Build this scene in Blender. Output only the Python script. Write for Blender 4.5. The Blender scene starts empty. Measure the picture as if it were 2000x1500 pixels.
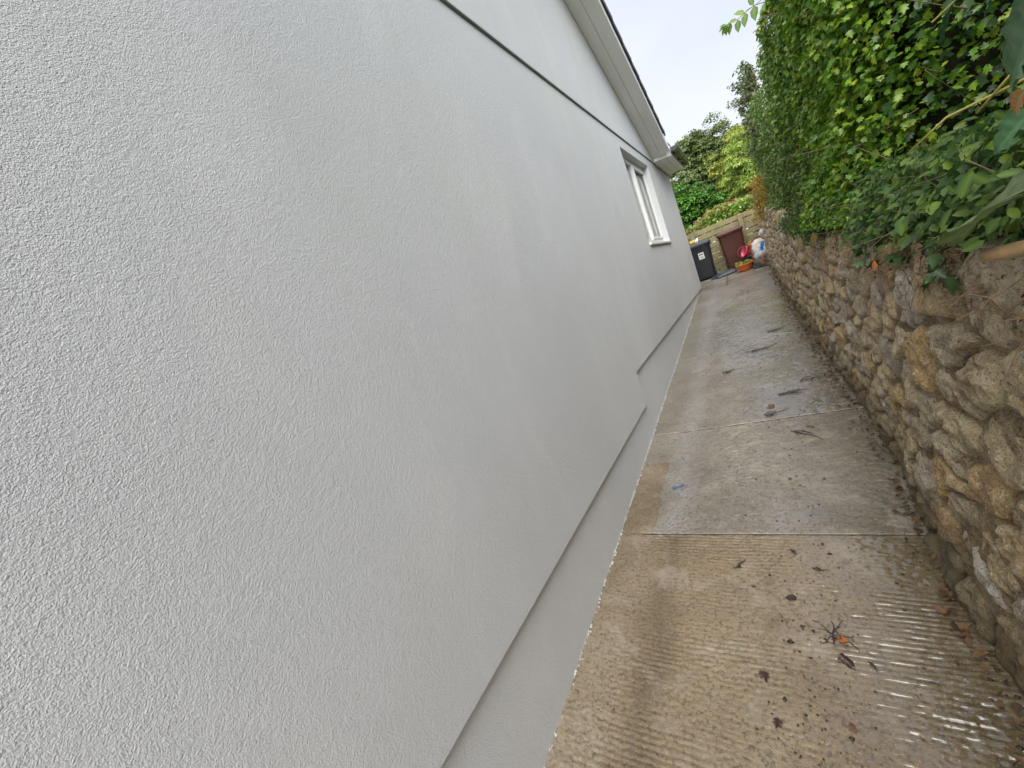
import bpy, math, random
import numpy as np
from mathutils import Vector, Matrix
random.seed(7)
rng = np.random.default_rng(11)
S = bpy.context.scene
COL = S.collection

# ------------------------------------------------------------------ camera
cd = bpy.data.cameras.new("camera")
cd.sensor_width = 36.0
cd.lens = 13.5
cd.clip_start = 0.02
cd.clip_end = 2000
cam = bpy.data.objects.new("camera", cd)
COL.objects.link(cam)
RW = ((0.79559456, -0.21703807, -0.56561804), (0.49015383, -0.31811308, 0.81151296), (-0.35605971, -0.92287515, -0.146707))
cam.matrix_world = Matrix(((RW[0][0], -RW[0][1], -RW[0][2], 1.0), (RW[1][0], -RW[1][1], -RW[1][2], 0.0),
                           (RW[2][0], -RW[2][1], -RW[2][2], 0.0), (0, 0, 0, 1)))
S.camera = cam

# ------------------------------------------------------------------ world, sun, exposure
SUN_EL, SUN_AZ = 48.0, 176.0          # azimuth measured from +Y (along the path) towards +X
W = bpy.data.worlds.new("World")
S.world = W
W.use_nodes = True
nt = W.node_tree
nt.nodes.clear()
out = nt.nodes.new("ShaderNodeOutputWorld")
bg = nt.nodes.new("ShaderNodeBackground")
sky = nt.nodes.new("ShaderNodeTexSky")
sky.sky_type = 'NISHITA'
sky.sun_disc = False
sky.sun_elevation = math.radians(SUN_EL)
sky.sun_rotation = math.radians(SUN_AZ)
sky.air_density = 1.0
sky.dust_density = 3.0
tc = nt.nodes.new("ShaderNodeTexCoord")
mp = nt.nodes.new("ShaderNodeMapping")
mp.inputs['Scale'].default_value = (1.0, 1.0, 2.2)
nz = nt.nodes.new("ShaderNodeTexNoise")
nz.inputs['Scale'].default_value = 1.6
nz.inputs['Detail'].default_value = 4
cr = nt.nodes.new("ShaderNodeValToRGB")
cr.color_ramp.elements[0].position = 0.35
cr.color_ramp.elements[0].color = (2.55, 2.70, 3.20, 1)
cr.color_ramp.elements[1].position = 0.68
cr.color_ramp.elements[1].color = (3.2, 3.28, 3.45, 1)
mx = nt.nodes.new("ShaderNodeMix")
mx.data_type = 'RGBA'
mx.inputs[0].default_value = 0.88          # the closed cloud layer in front of the clear sky
nt.links.new(tc.outputs['Generated'], mp.inputs[0])
nt.links.new(mp.outputs[0], nz.inputs['Vector'])
nt.links.new(nz.outputs[0], cr.inputs[0])
nt.links.new(sky.outputs[0], mx.inputs[6])
nt.links.new(cr.outputs[0], mx.inputs[7])
nt.links.new(mx.outputs[2], bg.inputs[0])
bg.inputs[1].default_value = 0.05
nt.links.new(bg.outputs[0], out.inputs[0])
sl = bpy.data.lights.new("sun", 'SUN')
sl.energy = 1.5
sl.angle = math.radians(76)
sl.color = (1.0, 0.975, 0.93)
sun = bpy.data.objects.new("sun", sl)
COL.objects.link(sun)
_e, _a = math.radians(SUN_EL), math.radians(SUN_AZ)
_d = Vector((math.sin(_a) * math.cos(_e), math.cos(_a) * math.cos(_e), math.sin(_e)))
sun.rotation_euler = _d.to_track_quat('Z', 'Y').to_euler()
S.view_settings.view_transform = 'Standard'
S.view_settings.look = 'None'
S.view_settings.gamma = 1
S.view_settings.exposure = 2.6
S.view_settings.use_curve_mapping = False
S.cycles.max_bounces = 8
S.cycles.transparent_max_bounces = 8

CAMP = np.array([1.0, 0.0, 0.0])


# ------------------------------------------------------------------ small helpers
def sstep(a, b, x):
    t = np.clip((np.asarray(x, float) - a) / (b - a), 0, 1)
    return t * t * (3 - 2 * t)


def _hash(ix, iy, iz, seed):
    h = (ix.astype(np.int64) * 374761393 + iy.astype(np.int64) * 668265263 + iz.astype(np.int64) * 2147483647 + seed * 974634777)
    h = (h ^ (h >> 13)) * 1274126177
    h = h ^ (h >> 16)
    return (h & 0xFFFFFF).astype(float) / float(0xFFFFFF)


def vn(x, y, z=0.0, seed=0):
    """value noise 0..1"""
    x, y, z = np.broadcast_arrays(np.asarray(x, float), np.asarray(y, float), np.asarray(z, float))
    ix, iy, iz = np.floor(x), np.floor(y), np.floor(z)
    fx, fy, fz = x - ix, y - iy, z - iz
    fx, fy, fz = fx * fx * (3 - 2 * fx), fy * fy * (3 - 2 * fy), fz * fz * (3 - 2 * fz)
    r = 0
    for a in (0, 1):
        for b in (0, 1):
            for c in (0, 1):
                w = (fx if a else 1 - fx) * (fy if b else 1 - fy) * (fz if c else 1 - fz)
                r = r + w * _hash(ix + a, iy + b, iz + c, seed)
    return r


def fbm(x, y, z=0.0, seed=0, o=4):
    r, amp, tot = 0, 1.0, 0
    x, y, z = np.asarray(x, float), np.asarray(y, float), np.asarray(z, float)
    for i in range(o):
        r = r + amp * vn(x, y, z, seed + i * 17)
        tot += amp
        amp *= 0.5
        x, y, z = x * 2.03 + 5.1, y * 2.03 + 1.7, z * 2.03 + 9.2
    return r / tot


def mesh_np(name, V, F, attr=None, smooth=False):
    """V (n,3), F (m,k) all faces with k corners, or a list of such arrays"""
    me = bpy.data.meshes.new(name)
    Fs = F if isinstance(F, list) else [F]
    V = np.ascontiguousarray(V, dtype=np.float32)
    me.vertices.add(len(V))
    me.vertices.foreach_set("co", V.ravel())
    idx = np.concatenate([np.asarray(f, np.int32).ravel() for f in Fs])
    tot = np.concatenate([np.full(len(f), np.asarray(f).shape[1], np.int32) for f in Fs])
    start = np.concatenate([[0], np.cumsum(tot)[:-1]]).astype(np.int32)
    me.loops.add(len(idx))
    me.loops.foreach_set("vertex_index", idx)
    me.polygons.add(len(tot))
    me.polygons.foreach_set("loop_start", start)
    me.polygons.foreach_set("loop_total", tot)
    if smooth:
        me.polygons.foreach_set("use_smooth", np.ones(len(tot), dtype=bool))
    me.update(calc_edges=True)
    if attr:
        for k, a in attr.items():
            at = me.attributes.new(k, 'FLOAT', 'POINT')
            at.data.foreach_set("value", np.ascontiguousarray(a, dtype=np.float32))
    me.validate()
    return me


def tag(o, label=None, cat=None, group=None, kind=None):
    if label:
        o['label'] = label
    if cat:
        o['category'] = cat
    if group:
        o['group'] = group
    if kind:
        o['kind'] = kind
    return o


def add(name, me, mat=None, parent=None, kind=None):
    o = bpy.data.objects.new(name, me)
    COL.objects.link(o)
    if mat is not None and len(me.materials) == 0:
        me.materials.append(mat)
    if parent is not None:
        o.parent = parent
        o.matrix_parent_inverse = Matrix.Identity(4)
        o.location = -world_loc(parent)
    if kind:
        o['kind'] = kind
    return o


def world_loc(p):
    v = Vector((0, 0, 0))
    while p is not None:
        v += p.location
        p = p.parent
    return v


def empty(name, loc, label=None, cat=None, group=None):
    o = bpy.data.objects.new(name, None)
    o.empty_display_size = 0.1
    COL.objects.link(o)
    o.location = loc
    return tag(o, label, cat, group)


class MB:
    """collects simple shapes; meshes are written in world coordinates"""

    def __init__(s):
        s.v, s.f = [], []

    def poly(s, pts, faces):
        n = len(s.v)
        s.v += [tuple(p) for p in pts]
        s.f += [tuple(i + n for i in f) for f in faces]
        return s

    def box(s, x0, x1, y0, y1, z0, z1):
        p = [(x, y, z) for x in (x0, x1) for y in (y0, y1) for z in (z0, z1)]
        return s.poly(p, [(0, 1, 3, 2), (4, 6, 7, 5), (0, 4, 5, 1), (2, 3, 7, 6), (0, 2, 6, 4), (1, 5, 7, 3)])

    def loft(s, rings, cap0=True, cap1=True, close=True):
        n = len(s.v)
        k = len(rings[0])
        for r in rings:
            s.v += [tuple(map(float, p)) for p in r]
        for i in range(len(rings) - 1):
            for j in range(k if close else k - 1):
                a, b = n + i * k + j, n + i * k + (j + 1) % k
                s.f.append((a, b, b + k, a + k))
        if cap0:
            s.f.append(tuple(n + j for j in reversed(range(k))))
        if cap1:
            s.f.append(tuple(n + (len(rings) - 1) * k + j for j in range(k)))
        return s

    def tube(s, pts, rad, k=6, cap=True):
        pts = [Vector(p) for p in pts]
        rads = rad if hasattr(rad, '__len__') else [rad] * len(pts)
        rings = []
        up = Vector((0.13, 0.31, 0.94))
        for i, p in enumerate(pts):
            d = (pts[min(i + 1, len(pts) - 1)] - pts[max(i - 1, 0)])
            d.normalize()
            a = d.cross(up)
            if a.length < 1e-3:
                a = d.cross(Vector((1, 0, 0)))
            a.normalize()
            b = d.cross(a)
            rings.append([p + (a * math.cos(t) + b * math.sin(t)) * rads[i] for t in [2 * math.pi * j / k for j in range(k)]])
        return s.loft(rings, cap, cap)

    def build(s, name, mat, parent=None, smooth=False, bevel=0, kind=None):
        me = bpy.data.meshes.new(name)
        me.from_pydata(s.v, [], s.f)
        if smooth:
            me.polygons.foreach_set("use_smooth", [True] * len(me.polygons))
        me.update()
        o = add(name, me, mat, parent, kind)
        if bevel:
            m = o.modifiers.new("bevel", 'BEVEL')
            m.width = bevel
            m.segments = 2
            m.limit_method = 'ANGLE'
        return o


def rrect(cx, cy, w, d, r, z, n=4, rot=0.0, dzx=0.0, dzy=0.0):
    pts = []
    for sx, sy, a0 in ((1, 1, 0), (-1, 1, 90), (-1, -1, 180), (1, -1, 270)):
        for i in range(n + 1):
            a = math.radians(a0 + 90 * i / n)
            x = sx * (w / 2 - r) + r * math.cos(a)
            y = sy * (d / 2 - r) + r * math.sin(a)
            X = cx + x * math.cos(rot) - y * math.sin(rot)
            Y = cy + x * math.sin(rot) + y * math.cos(rot)
            pts.append((X, Y, z + dzx * x + dzy * y))
    return pts


def circ(cx, cy, r, z, n=20, wob=0.0, ph=0.0, tx=0.0, ty=0.0):
    return [(cx + r * math.cos(t) * (1 + wob * math.sin(3 * t + ph) + wob * .6 * math.sin(7 * t + 2 * ph)),
             cy + r * math.sin(t) * (1 + wob * math.sin(3 * t + ph) + wob * .6 * math.sin(7 * t + 2 * ph)),
             z + tx * r * math.cos(t) + ty * r * math.sin(t)) for t in [2 * math.pi * j / n for j in range(n)]]


# ------------------------------------------------------------------ materials
class NT:
    def __init__(s, name):
        s.m = bpy.data.materials.new(name)
        s.m.use_nodes = True
        s.t = s.m.node_tree
        s.b = s.t.nodes["Principled BSDF"]
        s.o = s.t.nodes["Material Output"]

    def n(s, typ, **kw):
        x = s.t.nodes.new(typ)
        for k, v in kw.items():
            if k in ('data_type', 'operation', 'blend_type', 'feature', 'attribute_name', 'wave_type', 'bands_direction', 'wave_profile', 'distance', 'noise_dimensions'):
                setattr(x, k, v)
            else:
                x.inputs[k].default_value = v
        return x

    def l(s, a, b):
        s.t.links.new(a, b)

    def pos(s, scale=(1, 1, 1)):
        g = s.t.nodes.new("ShaderNodeNewGeometry")
        m = s.t.nodes.new("ShaderNodeMapping")
        m.inputs['Scale'].default_value = scale
        s.l(g.outputs['Position'], m.inputs[0])
        return m.outputs[0]

    def noise(s, scale, detail=4, rough=0.55, vec=None, dist=0.0):
        x = s.n("ShaderNodeTexNoise", Scale=scale, Detail=detail, Roughness=rough, Distortion=dist)
        s.l(vec if vec is not None else s.pos(), x.inputs['Vector'])
        return x.outputs[0]

    def ramp(s, fac, *stops):
        r = s.t.nodes.new("ShaderNodeValToRGB")
        e = r.color_ramp.elements
        while len(e) < len(stops):
            e.new(0.5)
        for el, (p, c) in zip(e, stops):
            el.position = p
            el.color = (*c, 1) if len(c) == 3 else c
        s.l(fac, r.inputs[0])
        return r.outputs[0]

    def mix(s, fac, a, b, mode='MIX'):
        m = s.t.nodes.new("ShaderNodeMix")
        m.data_type = 'RGBA'
        m.blend_type = mode
        for v, i in ((fac, 0), (a, 6), (b, 7)):
            if isinstance(v, (int, float)):
                m.inputs[i].default_value = v
            elif isinstance(v, tuple):
                m.inputs[i].default_value = (*v, 1)
            else:
                s.l(v, m.inputs[i])
        return m.outputs[2]

    def math(s, op, a, b=None, c=None):
        m = s.t.nodes.new("ShaderNodeMath")
        m.operation = op
        for v, i in ((a, 0), (b, 1), (c, 2)):
            if v is None:
                continue
            if isinstance(v, (int, float)):
                m.inputs[i].default_value = v
            else:
                s.l(v, m.inputs[i])
        return m.outputs[0]

    def attr(s, name):
        a = s.t.nodes.new("ShaderNodeAttribute")
        a.attribute_name = name
        return a.outputs['Fac']

    def sep(s, vec):
        x = s.t.nodes.new("ShaderNodeSeparateXYZ")
        s.l(vec, x.inputs[0])
        return x.outputs

    def bump(s, h, strength=0.5, dist=0.01, normal=None):
        b = s.n("ShaderNodeBump", Strength=strength, Distance=dist)
        s.l(h, b.inputs['Height'])
        if normal is not None:
            s.l(normal, b.inputs['Normal'])
        return b.outputs[0]

    def fin(s, color=None, rough=None, normal=None, spec=None, metal=None):
        for v, k in ((color, 'Base Color'), (rough, 'Roughness'), (normal, 'Normal'), (spec, 'Specular IOR Level'), (metal, 'Metallic')):
            if v is None:
                continue
            if isinstance(v, (int, float)):
                s.b.inputs[k].default_value = v
            elif isinstance(v, tuple):
                s.b.inputs[k].default_value = (*v, 1)
            else:
                s.l(v, s.b.inputs[k])
        return s.m


def plain(name, col, rough=0.5, var=0.12, scale=6.0, bump=0.0, bscale=60.0, spec=0.5):
    t = NT(name)
    dark = tuple(c * (1 - var) for c in col)
    lite = tuple(min(1, c * (1 + var)) for c in col)
    c = t.ramp(t.noise(scale, 5), (0.3, dark), (0.7, lite))
    nrm = t.bump(t.noise(bscale, 3), bump, 0.004) if bump else None
    rg = t.ramp(t.noise(scale * 1.7, 4), (0.3, (rough * .85,) * 3), (0.7, (min(1, rough * 1.15),) * 3))
    return t.fin(c, rg, nrm, spec)


def m_render():
    t = NT("masonry_paint_on_roughcast")
    p = t.pos()
    p.node.inputs['Rotation'].default_value = (0.61, 0.37, 0.83)
    n1 = t.noise(400, 2.5, 0.6, p, 0.6)
    n2 = t.noise(200, 3, 0.55, p, 0.3)
    n3 = t.noise(70, 3, 0.5, p)
    h = t.math('ADD', t.math('MULTIPLY', n1, 0.8), t.math('MULTIPLY', n2, 0.75))
    h = t.math('ADD', h, t.math('MULTIPLY', n3, 0.6))
    nrm = t.bump(h, 1.0, 0.0036)
    mott = t.noise(1.3, 4, 0.6, p)
    base = t.ramp(mott, (0.3, (0.635, 0.650, 0.672)), (0.7, (0.68, 0.695, 0.718)))
    sx = t.noise(1.0, 4, 0.6, t.pos((1, 3.2, 0.5)), 0.3)          # rain streaks
    base = t.mix(t.ramp(sx, (0.5, (0, 0, 0)), (0.75, (0.28,) * 3)), base, (0.645, 0.655, 0.63))
    wp = t.pos()
    xz = t.sep(wp)
    alg = t.math('MULTIPLY', t.ramp(t.noise(0.9, 5, 0.6, wp, 0.3), (0.40, (0, 0, 0)), (0.66, (0.35,) * 3)), t.ramp(t.math('MULTIPLY', t.math('ADD', xz[2], 0.2), 0.7), (0.0, (0, 0, 0)), (1.0, (1, 1, 1))))
    base = t.mix(alg, base, (0.63, 0.66, 0.58))
    pale = t.ramp(t.noise(1.0, 5, 0.65, t.pos((1, 2.6, 0.8)), 0.6), (0.50, (0, 0, 0)), (0.72, (0.45,) * 3))
    base = t.mix(pale, base, (0.765, 0.77, 0.775))  # pale drip streaks, also a soft sheen painted into the colour
    hg = t.math('SUBTRACT', xz[2], t.math('ADD', t.math('MULTIPLY', xz[1], 0.0885), -1.655))
    mud = t.ramp(t.math('ADD', t.math('MULTIPLY', hg, 9.0), t.math('MULTIPLY', t.noise(30, 5, 0.75, wp), 1.0)), (0.42, (0.4,) * 3), (0.70, (0, 0, 0)))
    base = t.mix(mud, base, (0.36, 0.31, 0.23))
    pit_shade = t.ramp(n1, (0.30, (0.5,) * 3), (0.46, (0, 0, 0)))
    base = t.mix(pit_shade, base, (0.46, 0.46, 0.455))  # pits darkened in the colour, as shade between the grains
    return t.fin(base, 0.72, nrm, 0.22)


def m_concrete():
    t = NT("wet_concrete")
    p = t.pos()
    xyz = t.sep(p)
    big = t.noise(1.7, 5, 0.6, p, 0.4)
    fine = t.noise(70, 4, 0.65, p)
    grit = t.noise(170, 3, 0.7, p)
    tan = t.ramp(big, (0.3, (0.185, 0.134, 0.078)), (0.5, (0.26, 0.198, 0.122)), (0.72, (0.325, 0.26, 0.175)))
    gry = t.ramp(big, (0.3, (0.18, 0.156, 0.125)), (0.5, (0.265, 0.236, 0.197)), (0.72, (0.345, 0.318, 0.28)))
    bay = t.ramp(t.math('ADD', xyz[1], t.math('MULTIPLY', t.noise(3, 3), 0.05)), (0.0, (0, 0, 0)), (1.0, (1, 1, 1)))
    isg = t.ramp(t.math('MULTIPLY', t.math('SUBTRACT', xyz[1], 1.99), 40), (0.0, (0, 0, 0)), (1.0, (1, 1, 1)))
    # cement strip beside the house keeps the tan colour in the second bay
    strip = t.math('LESS_THAN', t.math('ADD', xyz[0], t.math('MULTIPLY', t.noise(9, 3, 0.6, p), 0.08)), 0.215)
    y2 = t.math('LESS_THAN', t.math('ADD', xyz[1], t.math('MULTIPLY', t.noise(2.5, 3), 0.4)), 2.95)
    isg = t.mix(t.math('MULTIPLY', strip, y2), isg, (0.12, 0.12, 0.12))
    c = t.mix(isg, tan, gry)
    # pale lime bloom beside the strip
    lx = t.math('ABSOLUTE', t.math('SUBTRACT', t.math('ADD', xyz[0], t.math('MULTIPLY', t.noise(4, 4, 0.6, p), 0.16)), 0.36))
    bl = t.ramp(lx, (0.0, (0.8,) * 3), (0.13, (0, 0, 0)))
    c = t.mix(t.math('MULTIPLY', bl, t.math('MULTIPLY', isg, 0.8)), c, (0.36, 0.355, 0.345))
    # brown algae band
    ax = t.math('ABSOLUTE', t.math('SUBTRACT', t.math('ADD', xyz[0], t.math('MULTIPLY', t.noise(2.2, 5, 0.7, p), 0.35)), 0.47))
    ab = t.ramp(ax, (0.0, (0.65,) * 3), (0.11, (0, 0, 0)))
    ab = t.math('MULTIPLY', ab, t.math('SUBTRACT', 1.0, isg))
    c = t.mix(ab, c, (0.115, 0.083, 0.045))
    # mossy darkening towards the stone wall
    mo = t.ramp(
        t.math('MULTIPLY', t.math('SUBTRACT', t.math('ADD', xyz[0], t.math('MULTIPLY', t.noise(3, 5, 0.65, p), 0.6)), 1.2), 2.6), (0.0, (0, 0, 0)), (1.0, (0.75,) * 3))
    c = t.mix(mo, c, (0.10, 0.082, 0.045))
    c = t.mix(t.ramp(fine, (0.36, (0.75,) * 3), (0.5, (0, 0, 0))), c, (0.075, 0.06, 0.042))
    c = t.mix(t.ramp(grit, (0.58, (0, 0, 0)), (0.68, (0.8,) * 3)), c, (0.44, 0.39, 0.31))
    c = t.mix(t.ramp(t.noise(11, 5, 0.7, p, 0.6), (0.5, (0, 0, 0)), (0.72, (0.55,) * 3)), c, (0.17, 0.125, 0.07))
    c = t.mix(t.ramp(t.noise(5.5, 5, 0.7, p, 0.4), (0.52, (0, 0, 0)), (0.70, (0.5,) * 3)), c, (0.42, 0.38, 0.31))
    wet = t.attr('wet')
    damp = t.ramp(t.noise(1.1, 5, 0.65, p, 0.3), (0.38, (0, 0, 0)), (0.62, (1, 1, 1)))
    dampr = t.mix(t.math('MULTIPLY', isg, 0.6), damp, (0.8, 0.8, 0.8))
    c = t.mix(t.math('MULTIPLY', dampr, 0.30), c, (0.5, 0.47, 0.42), 'MULTIPLY')
    c = t.mix(t.math('MULTIPLY', wet, 0.35), c, (0.6, 0.55, 0.48), 'MULTIPLY')
    r0 = t.mix(isg, t.ramp(dampr, (0.0, (0.62,) * 3), (1.0, (0.33,) * 3)), t.ramp(dampr, (0.0, (0.5,) * 3), (1.0, (0.27,) * 3)))
    r = t.mix(wet, r0, t.mix(isg, (0.10, 0.10, 0.10), (0.20, 0.20, 0.20)))
    dry = t.math('SUBTRACT', 1.0, t.math('MULTIPLY', wet, 0.94))
    b = t.n("ShaderNodeBump", Distance=0.004)
    t.l(t.math('ADD', t.math('MULTIPLY', fine, 1.0), t.math('MULTIPLY', grit, 0.5)), b.inputs['Height'])
    t.l(t.math('MULTIPLY', dry, 0.75), b.inputs['Strength'])
    return t.fin(c, r, b.outputs[0], t.math('ADD', 0.5, t.math('ADD', t.math('MULTIPLY', wet, 0.4), t.math('MULTIPLY', isg, 0.3))))


def m_stone():
    t = NT("rough_granite")
    p = t.pos()
    tint = t.attr('tint')
    n = t.noise(14, 5, 0.65, p, 0.4)
    base = t.ramp(tint, (0.0, (0.47, 0.35, 0.185)), (0.25, (0.53, 0.43, 0.26)), (0.45, (0.47, 0.30, 0.115)), (0.6, (0.55, 0.46, 0.31)),
                  (0.8, (0.36, 0.28, 0.18)), (1.0, (0.58, 0.53, 0.45)))
    c = t.mix(t.ramp(n, (0.3, (0.65,) * 3), (0.5, (0, 0, 0))), base, (0.15, 0.11, 0.062))
    c = t.mix(t.ramp(t.noise(26, 4, 0.6, p), (0.56, (0, 0, 0)), (0.72, (0.75,) * 3)), c, (0.55, 0.51, 0.42))
    sp = t.noise(120, 3, 0.75, p)
    c = t.mix(t.ramp(sp, (0.33, (0.85,) * 3), (0.46, (0, 0, 0))), c, (0.07, 0.055, 0.035))
    c = t.mix(t.ramp(sp, (0.56, (0, 0, 0)), (0.68, (0.9,) * 3)), c, (0.66, 0.60, 0.47))
    rust = t.ramp(t.noise(6, 5, 0.65, p, 0.5), (0.54, (0, 0, 0)), (0.66, (0.7,) * 3))
    c = t.mix(rust, c, (0.17, 0.075, 0.03))
    z = t.sep(p)
    low = t.math('SUBTRACT', z[2], t.math('ADD', t.math('MULTIPLY', z[1], 0.0885), -1.655))
    moss = t.ramp(t.math('ADD', low, t.math('MULTIPLY', t.noise(5, 5, 0.65, p), 0.5)), (0.32, (0.8,) * 3), (0.56, (0, 0, 0)))
    c = t.mix(moss, c, (0.085, 0.066, 0.026))
    h = t.math('ADD', t.math('MULTIPLY', t.noise(60, 5, 0.7, p), 1.0), t.math('MULTIPLY', sp, 0.6))
    return t.fin(c, 0.6, t.bump(h, 1.0, 0.016), 0.5)


def m_mortar():
    t = NT("old_mortar_and_earth")
    p = t.pos()
    c = t.ramp(t.noise(7, 6, 0.7, p, 0.4), (0.28, (0.09, 0.064, 0.034)), (0.5, (0.25, 0.19, 0.112)), (0.72, (0.42, 0.34, 0.23)))
    sp = t.noise(160, 3, 0.7, p)
    c = t.mix(t.ramp(sp, (0.35, (0.8,) * 3), (0.48, (0, 0, 0))), c, (0.03, 0.022, 0.014))
    c = t.mix(t.ramp(sp, (0.6, (0, 0, 0)), (0.72, (0.6,) * 3)), c, (0.40, 0.35, 0.27))
    h = t.math('ADD', t.noise(45, 5, 0.7, p), t.math('MULTIPLY', sp, 0.5))
    return t.fin(c, 0.8, t.bump(h, 1.0, 0.012), 0.3)


def m_leaf(name, cols, rough=0.42, trans=0.28, per_object=False, vein=0.0, spec=0.45):
    t = NT(name)
    if per_object:
        oi = t.t.nodes.new("ShaderNodeObjectInfo")
        f = oi.outputs['Random']
    else:
        f = t.attr('tint')
    k = len(cols)
    c = t.ramp(f, *[(i / (k - 1), col) for i, col in enumerate(cols)])
    c = t.mix(t.ramp(t.noise(40, 3), (0.35, (0.35,) * 3), (0.65, (0, 0, 0))), c, tuple(0.6 * x for x in cols[0]))
    if vein:
        c = t.mix(t.math('MULTIPLY', t.attr('vein'), vein), c, tuple(min(1, 2.0 * x + .03) for x in cols[-1]))
    t.fin(c, rough, None, spec)
    tr = t.n("ShaderNodeBsdfTranslucent")
    t.l(c, tr.inputs[0])
    ms = t.n("ShaderNodeMixShader")
    ms.inputs[0].default_value = trans
    t.l(t.b.outputs[0], ms.inputs[1])
    t.l(tr.outputs[0], ms.inputs[2])
    t.l(ms.outputs[0], t.o.inputs[0])
    return t.m


def m_wood():
    t = NT("weathered_timber")
    g = t.noise(9, 6, 0.7, t.pos((1.2, 10, 14)), 0.4)
    c = t.ramp(g, (0.3, (0.14, 0.115, 0.06)), (0.55, (0.25, 0.21, 0.12)), (0.75, (0.34, 0.295, 0.185)))
    c = t.mix(t.ramp(t.noise(3, 4), (0.45, (0, 0, 0)), (0.7, (0.5,) * 3)), c, (0.13, 0.13, 0.06))
    return t.fin(c, 0.75, t.bump(g, 0.4, 0.004), 0.3)


M = {}
M['render'] = m_render()
M['concrete'] = m_concrete()
M['stone'] = m_stone()
M['mortar'] = m_mortar()
M['wood'] = m_wood()
M['upvc'] = plain("white_plastic", (0.82, 0.83, 0.82), 0.32, 0.03, 2.0)
M['soffit'] = plain("soffit_plastic", (0.80, 0.81, 0.79), 0.42, 0.05, 1.2)
M['tile'] = plain("dark_roof_tile", (0.045, 0.05, 0.055), 0.6, 0.3, 8, 0.4, 120)
M['gutter'] = plain("dark_gutter_plastic", (0.035, 0.036, 0.036), 0.25, 0.15, 5)
M['blind'] = plain("net_blind", (0.34, 0.37, 0.40), 0.8, 0.08, 3)
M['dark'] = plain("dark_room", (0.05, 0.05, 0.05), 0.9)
M['soil'] = plain("brown_soil", (0.075, 0.052, 0.032), 0.9, 0.45, 12, 1.0, 40, 0.2)
M['jointdirt'] = plain('dark_joint_dirt', (0.055, 0.045, 0.034), 0.8, 0.4, 30)
M['grass'] = plain("rough_grass_ground", (0.09, 0.105, 0.04), 0.9, 0.4, 3, 0.6, 30, 0.2)
M['bark'] = plain("bark", (0.10, 0.075, 0.05), 0.85, 0.4, 20, 0.8, 60, 0.2)
M['stem'] = plain("woody_stem", (0.13, 0.10, 0.055), 0.7, 0.35, 30, 0.3, 90, 0.3)
M['ystem'] = plain("yellow_stem", (0.38, 0.33, 0.08), 0.5, 0.2, 20)
M['cutwood'] = plain("pale_cut_branch", (0.36, 0.24, 0.12), 0.65, 0.3, 35, 0.4, 90)
M['blackbin'] = plain("black_bin_plastic", (0.022, 0.025, 0.030), 0.42, 0.15, 6, 0.15, 200)
M['lidgrey'] = plain("grey_bin_lid_plastic", (0.06, 0.068, 0.078), 0.38, 0.15, 5)
M['brownbin'] = plain("brown_bin_plastic", (0.085, 0.030, 0.022), 0.40, 0.12, 5, 0.15, 200)
M['brownlid'] = plain("brown_lid_plastic", (0.10, 0.042, 0.036), 0.28, 0.12, 5)
M['paper'] = plain("white_sticker", (0.78, 0.78, 0.76), 0.5, 0.04)
M['print'] = plain("grey_print", (0.12, 0.12, 0.13), 0.6)
M['orange'] = plain("orange_plastic", (0.62, 0.14, 0.018), 0.38, 0.1, 6)
M['orange2'] = plain("faded_orange_plastic", (0.66, 0.23, 0.09), 0.45, 0.1, 6)
M['pink'] = plain("pink_plastic", (0.60, 0.075, 0.14), 0.35, 0.1, 6)
M['bagwhite'] = plain("white_plastic_sack", (0.62, 0.55, 0.51), 0.35, 0.12, 12, 0.6, 30)
M['bagblue'] = plain("blue_printed_plastic", (0.02, 0.22, 0.55), 0.35, 0.15, 12)
M['bagclear'] = plain("pale_grey_plastic", (0.45, 0.47, 0.50), 0.25, 0.15, 14, 0.6, 30)
M['bagblack'] = plain("dark_grey_plastic_sack", (0.05, 0.06, 0.065), 0.28, 0.25, 14, 0.7, 25)
M['bagbrown'] = plain("brown_woven_sack", (0.13, 0.085, 0.055), 0.7, 0.45, 16, 0.7, 60)
M['bluestraw'] = plain("blue_plastic", (0.01, 0.16, 0.42), 0.35)
M['yellow'] = plain("yellow_printed_card", (0.62, 0.42, 0.05), 0.45)
M['deadleaf'] = plain("wet_dead_leaf", (0.045, 0.026, 0.018), 0.3, 0.5, 30, 0.4, 90)
M['tanleaf'] = plain("tan_dead_leaf", (0.11, 0.05, 0.022), 0.5, 0.4, 25)
M['orleaf'] = plain("orange_dead_leaf", (0.42, 0.13, 0.02), 0.5, 0.25, 25)
M['twig'] = plain("dark_wet_twig", (0.035, 0.024, 0.017), 0.45, 0.4, 30)
M['crumb'] = plain("wet_dirt_crumb", (0.04, 0.03, 0.022), 0.5, 0.5, 40)
M['root'] = plain("pale_root", (0.20, 0.12, 0.06), 0.75, 0.35, 30)


def m_glass():
    t = NT("window_glass")
    t.fin((0.9, 0.93, 0.92), 0.01, None, 0.6)
    gl = t.n("ShaderNodeBsdfGlossy", Roughness=0.01)
    gl.inputs[0].default_value = (1, 1, 1, 1)
    tr = t.n("ShaderNodeBsdfTransparent")
    fr = t.n("ShaderNodeFresnel", IOR=1.75)
    ms = t.n("ShaderNodeMixShader")
    t.l(fr.outputs[0], ms.inputs[0])
    t.l(tr.outputs[0], ms.inputs[1])
    t.l(gl.outputs[0], ms.inputs[2])
    t.l(ms.outputs[0], t.o.inputs[0])
    return t.m


M['glass'] = m_glass()


# ------------------------------------------------------------------ ground and path
def gz(y):
    return -1.655 + 0.0885 * np.clip(y, -12, 11.2)


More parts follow.
